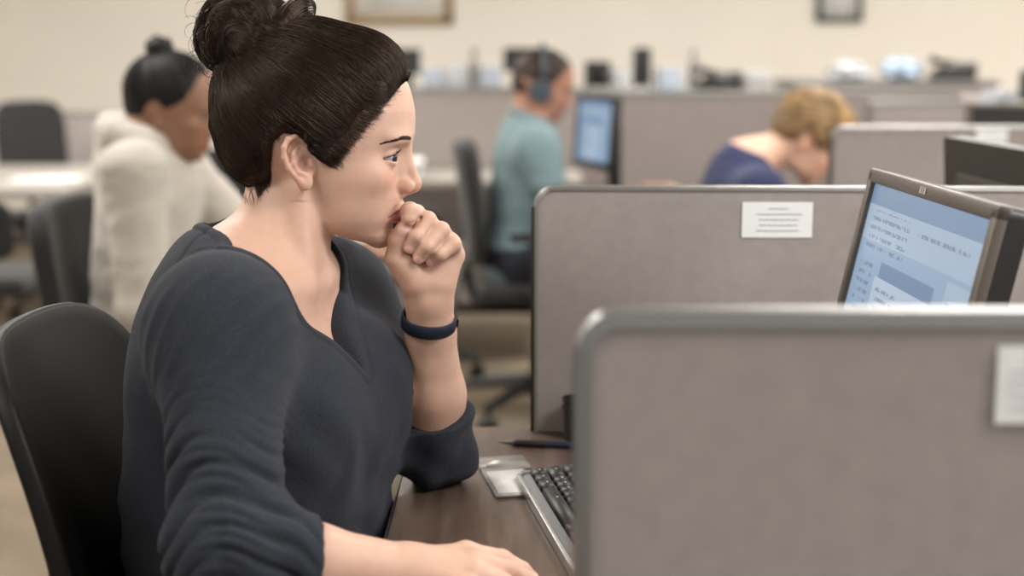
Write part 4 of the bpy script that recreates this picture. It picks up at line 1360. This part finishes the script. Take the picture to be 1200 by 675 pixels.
def shell_chair(label, loc, rz, seat_h=.46, back_top=.99, w=.44, group=None):
    """four-legged chair with a curved plastic shell; faces local +x"""
    t = thing('shell_chair', label, 'chair', loc, rz, group)
    me = MB(); n, m_ = 28, 26; g = []
    for i in range(n + 1):
        v = i / n; row = []
        for j in range(m_ + 1):
            u = -1 + 2 * j / m_
            # square to superellipse outline
            sv = 2 * v - 1; k = (abs(u) ** 4 + abs(sv) ** 4) ** .25 if (u or sv) else 1; mx = max(abs(u), abs(sv)) or 1
            uu, vv = u * mx / k, sv * mx / k
            hw = w / 2 * (.90 + .10 * min(1, (vv + 1) / 1.1)); z = seat_h + .03 + (vv + 1) / 2 * (back_top - seat_h - .03)
            x = -.050 - .080 * ((vv + 1) / 2) ** 1.3 + .050 * uu * uu + .016 * math.sin((vv + 1) * 1.6)
            row.append(me.bm.verts.new((x, uu * hw, z)))
        g.append(row)
    for i in range(n):
        for j in range(m_): me.bm.faces.new((g[i][j], g[i][j + 1], g[i + 1][j + 1], g[i + 1][j]))
    o = me.build('backrest', M['shell'], t)
    s = o.modifiers.new('s', 'SOLIDIFY'); s.thickness = .019; s.offset = 1
    b = o.modifiers.new('b', 'BEVEL'); b.width = .006; b.segments = 3; b.limit_method = 'ANGLE'
    se = MB(); se.box((.22, 0, seat_h), (.46, w * .98, .035), .016, 4).build('seat', M['shell'], t)
    MB().tube([(.0, -.14, seat_h - .02), (-.05, -.14, seat_h + .02), (-.065, -.14, seat_h + .2)], .011).tube([(.0, .14, seat_h - .02), (-.05, .14, seat_h + .02), (-.065, .14, seat_h + .2)], .011).build('back_bracket', M['darktrim'], t)
    for sx in (0, 1):
        for sy in (-1, 1):
            MB().tube([(.06 + .30 * sx, sy * .17, seat_h - .01), (.02 + .40 * sx, sy * .215, .012)], .0115, 12).lathe([(.014, 0), (.016, .003), (.0125, .02)], (.02 + .40 * sx, sy * .215, 0), 12).build('leg', M['darktrim'], t)
    return t


# the chair of the woman in grey
shell_chair('black shell chair holding the woman in grey, at lower left', (-.405, 1.49, 0), math.radians(-1), back_top=.972)


def office_chair(label, loc, rz, seat_h=.46, back_top=1.0, w=.46, rest=True, mat_='blackfab', group='office chairs', base_rot=0):
    t = thing('office_chair', label, 'chair', loc, rz, group)
    MB().box((.02, 0, seat_h), (.46, .48, .07), .03, 4).build('seat', M[mat_], t)
    m = MB(); n = 10; g = []; hb = back_top - seat_h - .10
    for i in range(n + 1):
        row = []
        for j in range(n + 1):
            u, sv = -1 + 2 * j / n, -1 + 2 * i / n; k = (abs(u) ** 5 + abs(sv) ** 5) ** .2 if (u or sv) else 1; mx = max(abs(u), abs(sv)) or 1
            uu, vv = u * mx / k, sv * mx / k
            row.append(m.bm.verts.new((-.20 - .05 * (vv + 1) / 2 + .04 * uu * uu, uu * w / 2, seat_h + .10 + hb * (vv + 1) / 2)))
        g.append(row)
    for i in range(n):
        for j in range(n): m.bm.faces.new((g[i][j], g[i][j + 1], g[i + 1][j + 1], g[i + 1][j]))
    o = m.build('backrest', M[mat_], t); s = o.modifiers.new('s', 'SOLIDIFY'); s.thickness = .045; s.offset = 1
    b = o.modifiers.new('b', 'BEVEL'); b.width = .015; b.segments = 3
    MB().tube([(-.06, 0, seat_h - .05), (-.22, 0, seat_h - .04), (-.26, 0, seat_h + .08), (-.245, 0, seat_h + .25)], .02, 8).build('back_bar', M['black'], t)
    MB().lathe([(.026, .10), (.026, .22), (.016, .225), (.016, seat_h - .04)], n=20).build('gas_column', M['steel'], t)
    if rest:
        for s in (-1, 1): MB().tube([(.0, s * .22, seat_h - .02), (-.01, s * .285, seat_h + .02), (-.02, s * .285, seat_h + .19)], .014, 8).box((.02, s * .285, seat_h + .205), (.24, .055, .03), .012).build('armrest', M['black'], t)
    for k in range(5):
        a = 2 * math.pi * k / 5 + base_rot; c, s = math.cos(a), math.sin(a)
        leg = MB().tube([(.02 * c, .02 * s, .125), (.15 * c, .15 * s, .115), (.31 * c, .31 * s, .085)], [.026, .021, .016], 8).build('base_leg', M['black'], t)
        wl = MB()
        for q in (-1, 1):
            wl.tube([(.31 * c - s * q * .006, .31 * s + c * q * .006, .030), (.31 * c - s * q * .022, .31 * s + c * q * .022, .030)], .030, 14)
        wl.tube([(.31 * c, .31 * s, .03), (.31 * c, .31 * s, .085)], .008, 8)
        wl.build('caster', M['black'], leg)
    return t


# ================================================================== further people
SK_T = lin(140, 103, 80); SK_M = lin(176, 130, 108); SK_L = lin(226, 184, 160)

# woman in the cream hoodie
ho, hfr, hb = seated('person', 'woman in cream hoodie with black top-knot, seated behind woman in grey', 'person', (-.895, 3.28, 0), math.radians(-4), (.115, 1.112, .10), SK_T, lin(150, 84, 74), 'hoodie', 'denim', sleeve=.93, neck_open=.0, hand_z=.80, hood=True, lean=.1, hands={1: (.56, .06, .80), -1: (.36, -.06, .76)}, girth=.86, sh=.92)
SIMPLE = [(97, 95), (88, 72), (74, 50), (52, 34), (38, 18), (28, 2), (20, 12), (2, 24), (-8, 36), (-24, 36), (-38, 20), (-42, -10), (-60, -32), (-90, -30), (-130, -5), (-150, 190), (60, 190), (112, 110)]


def simple_hair(t, fr, prims, line, m, res=.0035, thick=.5, bun=None, strands=0, target=(-60, 0, 130), sm='strand', name='hair', wav=2.5, spread=12, extra=None):
    v, q = hair_cap(fr, prims, line, res, ((-140, -110, -60), (125, 110, 185)), thick=thick)
    W_ = lambda A: fr.o + (np.asarray(A) * .001) @ fr.R
    link(name, np_mesh(name, W_(v), q), M[m], t)
    if bun:
        b = Field(*[axis((c * .001 - .05, c * .001 + .05, .0028)) for c in bun[0]]); f2 = Frame((0, 0, 0), (1, 0, 0), (0, 1, 0), (0, 0, 1), .001)
        c = np.array(bun[0]); R_ = bun[1]; b.ell(c, (R_, R_, R_ * .9), .004, fr=f2)
        for k in range(4):
            a = np.linspace(0, 6.0, 16) + k * 1.5; ax = np.array((math.sin(k * 1.3), .4, math.cos(k * 1.1))); ax /= np.linalg.norm(ax); u = np.cross(ax, (0, 1, 0)); u /= np.linalg.norm(u); w_ = np.cross(ax, u)
            b.chain(list(c + np.outer(np.cos(a), u) * R_ * .75 + np.outer(np.sin(a), w_) * R_ * .75), [R_ * .30] * 16, .003, f2)
        bv_, bq_ = b.mesh('b', 1); link('bun', np_mesh('bun', W_(bv_ * 1000), bq_), M[m], t)
    if strands:
        nn = normals(v, q); pk = rng.choice(len(v), strands)
        pth = flow(v, q, [v[i] + nn[i] for i in pk], target, 8, wav=wav, off=1.2, spread=spread)
        sv, sq = strands_mesh(W_(pth), .0008, .3); link('strands', np_mesh('strands', sv, sq), M[sm], t)


simple_hair(ho, hfr, [('e', (-4, 0, 58), (108, 80, 92)), ('e', (-50, 0, 20), (56, 64, 50))], SIMPLE, 'blackhair', bun=((-34, 0, 150), 32), strands=350, sm='blackhair', target=(-42, 0, 140))
eyes(hfr, ho, white=(112, 82, 66), rad=.0118)
office_chair('black office chair of the woman in cream hoodie', (-.785, 3.27, 0), math.radians(-4), back_top=.93, group=None, rest=False)
worktop('desk', 'dark desk in front of the woman in cream hoodie', -.60, -.12, 2.86, 3.95, m='darkbrown', modesty='darktrim', th=.03)

# man with headphones
mo, mfr, mb = seated('person', 'man in teal polo shirt wearing headphones, facing a monitor', 'person', (.025, 4.86, 0), math.radians(2), (.07, 1.128, .14), SK_M, lin(150, 88, 80), 'polo', 'denim', sleeve=.20, neck_open=.0, hand_z=.775, collar=True, hands={1: (.44, .10, .78), -1: (.42, -.16, .78)}, arm_r=.045, sh=1.12, th=.515)
MAN = [(97, 98), (86, 80), (70, 60), (52, 52), (44, 30), (36, 2), (26, -14), (18, 10), (2, 24), (-8, 36), (-24, 34), (-38, 16), (-44, -16), (-60, -34), (-90, -30), (-130, -5), (-150, 190), (60, 190), (112, 115)]
simple_hair(mo, mfr, [('e', (2, 0, 56), (104, 78, 90)), ('e', (-46, 0, 20), (54, 62, 46))], MAN, 'brownhair', thick=.6, strands=300, sm='brownhair', target=(60, 0, 120), wav=4)
eyes(mfr, mo, white=(130, 96, 80), rad=.0118)
# stubble is skin tone here; headphones rest on his head
hp = thing('headphones', 'blue-grey over-ear headphones on the man in the teal polo', 'headphones', mo.matrix_basis @ Vector(mfr.o), mo.rotation_euler.z)
RT = Matrix([[mfr.R[j][i] for j in range(3)] for i in range(3)]).to_4x4()
def put(o): o.data.transform(RT); return o
arcp = [(.0 - .012 * math.cos(a), .093 * math.sin(a), .045 + .112 * math.cos(a)) for a in np.linspace(-1.62, 1.62, 25)]
put(MB().tube(arcp, [.006 + .004 * math.cos(a) for a in np.linspace(-1.5, 1.5, 25)], 8).build('headband', M['phones'], hp))
put(MB().tube([(x, y * .96, z - .008) for x, y, z in arcp[7:18]], .009, 8).build('headband_padding', M['black'], hp))
for s in (-1, 1):
    for nm_, prof, mt, yo in (('ear_cup', [(.012, .0), (.036, .002), (.039, .010), (.036, .020), (.010, .024)], 'phones', .086 if s > 0 else -.110), ('ear_cushion', [(.018, .0), (.036, .003), (.038, .010), (.034, .017), (.016, .018)], 'black', .070 if s > 0 else -.087)):
        o = put(MB().lathe(prof, (-.004, 0, 0), 28, 'y').build(nm_, M[mt], hp)); o.data.transform(Matrix.Translation(Vector(mfr.R.T @ np.array((0, yo, .004)))))
office_chair('black office chair of the man in the teal polo', (.09, 4.87, 0), 0, back_top=.97, group=None, base_rot=.35)
worktop('desk', 'desk with the monitor of the man in the teal polo', .27, 1.15, 4.62, 5.50)
monitor('blue-lit monitor in front of the man in the teal polo', (.275, 4.93, .865), math.radians(17), w=.36, h=.25, tilt=4, back='black', page=1)

# blond person bowed over the desk
bo, bfr, bb = seated('person', 'blond person in navy tee bowed over the desk behind a partition', 'person', (.47, 3.98, 0), math.radians(0), (.34, 1.005, .52), SK_L, lin(190, 120, 110), 'navy', 'denim', sleeve=.28, neck_open=-.02, hand_z=.775, seat_h=.40, hands={1: (.52, .10, .78), -1: (.50, -.13, .78)}, arm_r=.040, sh=1.0, girth=.95, th=.52)
BL = [(104, 74), (88, 58), (78, 40), (62, 26), (48, 8), (34, -14), (24, 0), (10, 14), (0, 26), (-10, 36), (-24, 34), (-38, 10), (-46, -20), (-66, -40), (-100, -30), (-150, 0), (-150, 190), (60, 190), (140, 130), (130, 66)]
simple_hair(bo, bfr, [('e', (0, 0, 64), (116, 88, 100)), ('e', (50, 0, 84), (70, 68, 58)), ('e', (-46, 0, 20), (60, 68, 50))], BL, 'blond', thick=.8, strands=1300, sm='blondstrand', target=(112, -10, 78), wav=8, spread=26)
eyes(bfr, bo, white=(150, 118, 100), rad=.0118)
office_chair('black office chair of the blond person in navy', (.46, 3.98, 0), 0, back_top=.76, seat_h=.40, group=None, rest=False)
worktop('desk', 'desk under the arms of the blond person in navy', .83, 1.9, 3.46, 4.46)
partition('grey partition standing right of the blond person, before his face', .765, 1.86, 3.42, .741, 1.085, 0, rim=.005, feet='dark')
note('small white slip at the top of the partition right of the blond person', bpy.data.objects[[o.name for o in COL.objects if o.name.startswith('desk_partition')][-1]], 1.145 - .765, .320, .075, .030, lines=3)

# ================================================================== background furniture


def floor_partition(label, x0, x1, Y, z1, rz=0, z0=.12, edge='trim', th=.05, group=None):
    t = partition(label, x0, x1, Y, z0, z1, rz, th=th, r=.012, rim=.012, edge=edge, group=group)
    w = x1 - x0
    for x in (.08, w - .08): MB().box((x, 0, -z0 + .02), (.05, .36, .04), .01).box((x, 0, -z0 / 2 + .02), (.03, .03, z0 - .02)).build('foot', M['steel'], t)
    return t


floor_partition('long pale grey partition between the man in teal and the blond person', .365, 1.75, 5.62, 1.108)
floor_partition('grey background partition behind the man with headphones', -.62, .62, 6.5, 1.108)
floor_partition('grey background partition at right, beyond the blond head', 1.25, 1.60, 5.05, 1.095)
floor_partition('grey background partition at far right, above the nearer partition', 1.63, 2.6, 4.95, 1.03)


def counter(label, x0, x1, y0, y1, z, m='panel', top='trim'):
    t = thing('storage_cabinet', label, 'cabinet', ((x0 + x1) / 2, (y0 + y1) / 2, 0))
    w, d = x1 - x0, y1 - y0
    MB().box((0, 0, z / 2 + .02), (w, d, z - .06), .006).build('body', M[m], t)
    MB().box((0, 0, z - .0125), (w + .02, d + .02, .025), .004).build('top', M[top], t)
    MB().box((0, .02, .03), (w - .04, d - .08, .06)).build('plinth', M['darktrim'], t)
    n = max(2, round(w / .6))
    for k in range(n):
        c = MB().box((-w / 2 + w * (k + .5) / n, -d / 2 - .009, z / 2), (w / n - .012, .018, z - .16), .003).build('door', M[m], t)
        MB().tube([(-w / 2 + w * (k + .85) / n, -d / 2 - .034, z * .62), (-w / 2 + w * (k + .85) / n, -d / 2 - .034, z * .62 + .12)], .005, 8).box((-w / 2 + w * (k + .85) / n, -d / 2 - .025, z * .62 + .01), (.006, .02, .006)).box((-w / 2 + w * (k + .85) / n, -d / 2 - .025, z * .62 + .11), (.006, .02, .006)).build('handle', M['steel'], c)
    return t


counter('long grey storage cabinet carrying the row of blurred office things', -1.35, 1.35, 6.85, 7.35, 1.085)
counter('taller grey storage cabinet at right, topped with crumpled papers', 1.37, 2.35, 6.95, 7.5, 1.13)
ZT = 1.087


def on_counter(px, Y=7.0): return float((px - 600) / FPX * Y * 1.0)


def binder_stack(label, x, Y, z, w, h, m, n=4):
    """a stack of paper trays / boxes of sheets"""
    t = thing('paper_stack', label, 'paper stack', (x, Y, z))
    k = h / n
    for i in range(n):
        MB().box((rng.normal(0, .004), rng.normal(0, .004), k * (i + .5)), (w * rng.uniform(.94, 1), .22, k * .9), .002, rot=None).build('bundle', M[m if i % 2 == 0 else 'sheets'], t)
    return t


def bottle(label, x, Y, z, h, r, m, cap='black'):
    t = thing('bottle', label, 'bottle', (x, Y, z))
    MB().lathe([(.002, 0), (r * .95, 0), (r, .006), (r, h * .62), (r * .8, h * .72), (r * .38, h * .82), (r * .38, h * .9)], n=20).build('body', M[m], t)
    MB().lathe([(r * .42, h * .88), (r * .45, h * .89), (r * .45, h), (r * .2, h)], n=16).build('cap', M[cap], t)
    return t


def speaker(label, x, Y, z, w, h):
    t = thing('speaker', label, 'speaker', (x, Y, z))
    MB().box((0, 0, h / 2), (w, w * .9, h), .008).build('cabinet', M['black'], t)
    for zz, r in ((h * .34, w * .36), (h * .76, w * .22)):
        c = MB().lathe([(r, 0), (r * .95, -.006), (r * .4, .008), (r * .3, -.002)], (0, -w * .45, zz), 20, 'y').build('cone', M['darktrim'], t)
    return t


def desk_phone(label, x, Y, z):
    t = thing('desk_phone', label, 'telephone', (x, Y, z), .3)
    MB().prism([(-.09, 0), (.09, 0), (.09, .03), (-.09, .085)], -.08, .08, 'yz').build('base', M['darktrim'], t)
    MB().tube([(-.065, -.075, .075), (-.065, 0, .085), (-.065, .08, .095)], [.022, .013, .022], 10).build('handset', M['black'], t)
    MB().box((.03, 0, .078), (.06, .05, .006), rot=None).build('display', M['greycard'], t)
    return t


monitor('low dark monitor on the cabinet just above the man in teal', (on_counter(616), 7.12, ZT + .085), math.radians(90), w=.22, h=.115, tilt=2, on=False, base_z=ZT)
monitor('dark monitor on the cabinet, closest to the face of the woman in grey', (on_counter(477), 7.10, ZT + .07), math.radians(90), w=.13, h=.125, tilt=2, on=False, base_z=ZT)
speaker('small dark speaker on the cabinet, right of the headphones', on_counter(700), 7.08, ZT, .125, .135)
speaker('tall narrow black speaker on the cabinet, between the box speaker and bottle', on_counter(752), 7.08, ZT, .085, .20)
binder_stack('pale blue paper stack on the cabinet, nearest the woman in grey', on_counter(508), 7.1, ZT, .105, .105, 'bluewhite')
binder_stack('white paper stack on the cabinet, second from the left', on_counter(535), 7.1, ZT, .10, .115, 'sheets')
binder_stack('white and blue paper stack on the cabinet, behind the headphones', on_counter(574), 7.1, ZT, .12, .11, 'bluewhite')
binder_stack('white paper stack on the cabinet, between the two speakers', on_counter(727), 7.14, ZT, .075, .095, 'sheets')
binder_stack('pale blue paper stack on the cabinet, between tall speaker and bottle', on_counter(785), 7.12, ZT, .125, .105, 'bluewhite')
bottle('slim dark green bottle on the cabinet, left of the man in teal', on_counter(556), 7.0, ZT, .195, .026, 'steel')
bottle('slim grey bottle on the cabinet, right of the tall black speaker', on_counter(810), 7.0, ZT, .19, .022, 'steel')
desk_phone('dark desk phone on the cabinet, right of the slim grey bottle', on_counter(841), 7.05, ZT)
binder_stack('grey and white paper stack beside the dark desk phone', on_counter(884), 7.1, ZT, .13, .08, 'greycard')


def crumple(label, x, Y, z, w, d, h, m, seed):
    t = thing('crumpled_paper', label, 'paper', (x, Y, z))
    b = MB(); bmesh.ops.create_icosphere(b.bm, subdivisions=4, radius=1)
    for v in b.bm.verts:
        p = v.co.normalized(); q = 1 + .5 * noise.noise(p * 2.2 + Vector((seed, 0, 0))) + .18 * abs(noise.noise(p * 6 + Vector((0, seed, 0))))
        v.co = (p.x * w / 2 * q, p.y * d / 2 * q, max(0.0, p.z * .5 * q + .42) * h)
    b.build('sheet', M[m], t, auto=False); return t


crumple('crumpled white papers on the taller cabinet, left heap', 1.67, 7.14, 1.132, .18, .22, .085, 'sheets', 2)
crumple('crumpled blue and white papers on the taller cabinet, middle heap', 1.925, 7.12, 1.132, .18, .24, .105, 'bluewhite', 5)
desk_phone('dark desk phone at right end of the taller cabinet', 2.18, 7.12, 1.132)
binder_stack('white carton-like paper stack right of the far partition', 2.02, 5.95, 1.02, .085, .09, 'bluewhite', 2)
counter('low cabinet at far right under the white paper stack and dark monitors', 1.80, 3.2, 5.75, 6.2, 1.018)
monitor('dark monitor at the far right, standing beside the white paper stack', (2.05 + .17, 5.98, 1.06), math.radians(90), w=.20, h=.13, tilt=2, on=False, base_z=1.02)
monitor('dark monitor at the right edge of the photo, on the low cabinet', (2.48, 5.98, 1.06), math.radians(90), w=.22, h=.12, tilt=2, on=False, base_z=1.02)
monitor('dark brown monitor at the right edge, above the grey partition', (1.56, 4.20, .80), math.radians(60), w=.46, h=.31, tilt=6, on=False, back='darkbrown', base_z=.74)

# frames on the back wall
def wall_frame(label, px0, px1, pyb, h, m, mat_w, bar=.05):
    Y = YB - .02; a, b = P(px0, pyb, Y), P(px1, pyb, Y); w = float(b[0] - a[0])
    t = thing('picture_frame', label, 'picture frame', (float((a[0] + b[0]) / 2), Y - .001, float(a[2])))
    for c, d in (((0, 0, bar / 2), (w, .03, bar)), ((0, 0, h - bar / 2), (w, .03, bar)), ((-w / 2 + bar / 2, 0, h / 2), (bar, .03, h - .002)), ((w / 2 - bar / 2, 0, h / 2), (bar, .03, h - .002))):
        MB().box(c, d, .006).build('frame_bar', M[m], t)
    MB().box((0, .004, h / 2), (w - bar * 1.6, .008, h - bar * 1.6)).build('print', M[mat_w], t)
    MB().box((0, -.003, h / 2), (w * .5, .003, h * .5)).build('inner_sheet', M['paper'], t)
    return t


wall_frame('wide gilt picture frame on the back wall, above the woman in grey', 405, 531, 29, .42, 'gold', 'picmat', .05)
wall_frame('small black picture frame on the back wall, above the blond person', 956, 1010, 26, .38, 'blackframe', 'paper', .035)

# tables and chairs at left
worktop('table', 'light-topped table at the left edge, beyond the hoodie', -2.75, -1.72, 5.45, 6.75, m='lightlam', th=.035)
MBs = MB()
t = thing('paper_sheet', 'white sheet lying on the light-topped table at left', 'paper', (-1.95, 5.95, .7405), .2)
MBs.box((0, 0, .001), (.28, .21, .002)).build('sheet', M['paper'], t)
office_chair('black office chair behind the light-topped table, at the left edge', (-2.26, 6.62 + .35, 0), math.radians(-50), back_top=1.03, w=.34, group=None, rest=False, base_rot=.2)
floor_partition('low lilac-grey partition at left, behind the light-topped table', -2.50, -2.02, 7.6, .955)
note('white slip on the low lilac-grey partition at left', bpy.data.objects[[o.name for o in COL.objects if o.name.startswith('desk_partition')][-1]], .33, .70, .075, .15, th=.05, lines=4)
office_chair('black office chair pushed under the light-topped table, lower left', (-1.93, 5.0, 0), math.radians(95), back_top=.78, w=.42, group=None, rest=False, base_rot=.5)
office_chair('black office chair between the woman in hoodie and the woman in grey', (-.80, 4.35, 0), math.radians(98), back_top=.99, w=.40, group=None, rest=False, base_rot=.1)
# desk along the partition behind the man
worktop('desk', 'pale desk against the background partition, left of the man in teal', -.75, .30, 5.85, 6.44, m='lightlam', modesty='blackfab')
binder_stack('low white paper stack on the pale desk left of the man in teal', -.52, 6.1, .741, .26, .07, 'paper', 3)
office_chair('black office chair at the pale desk, left of the man in teal', (-.44, 5.50, 0), math.radians(80), back_top=.68, w=.42, group=None, rest=False, base_rot=.9)

# ceiling lights
i = 0
SPOT = iter(('nearest the camera at left', 'nearest the camera at right', 'above the woman in hoodie', 'above the blond person', 'over the storage cabinet, left', 'over the storage cabinet, right', 'along the right wall, nearer', 'along the left wall', 'along the right wall, farther'))
for (lx, ly) in ((-1.6, .4), (1.5, .6), (-1.6, 3.3), (1.5, 3.3), (-1.6, 6.3), (1.5, 6.3), (4, 3.3), (-3.6, 4.5), (4, 6.8)):
    t = thing('ceiling_light', 'rectangular white ceiling light panel, ' + next(SPOT), 'ceiling light', (lx, ly, ZC), 0, 'ceiling light panels')
    for c, d in (((0, -.31, -.02), (1.24, .02, .04)), ((0, .31, -.02), (1.24, .02, .04)), ((-.61, 0, -.02), (.02, .60, .04)), ((.61, 0, -.02), (.02, .60, .04))):
        MB().box(c, d, .004).build('housing_bar', M['white'], t)
    MB().box((0, 0, -.015), (1.2, .6, .01)).build('diffuser', M['lampglow'], t)
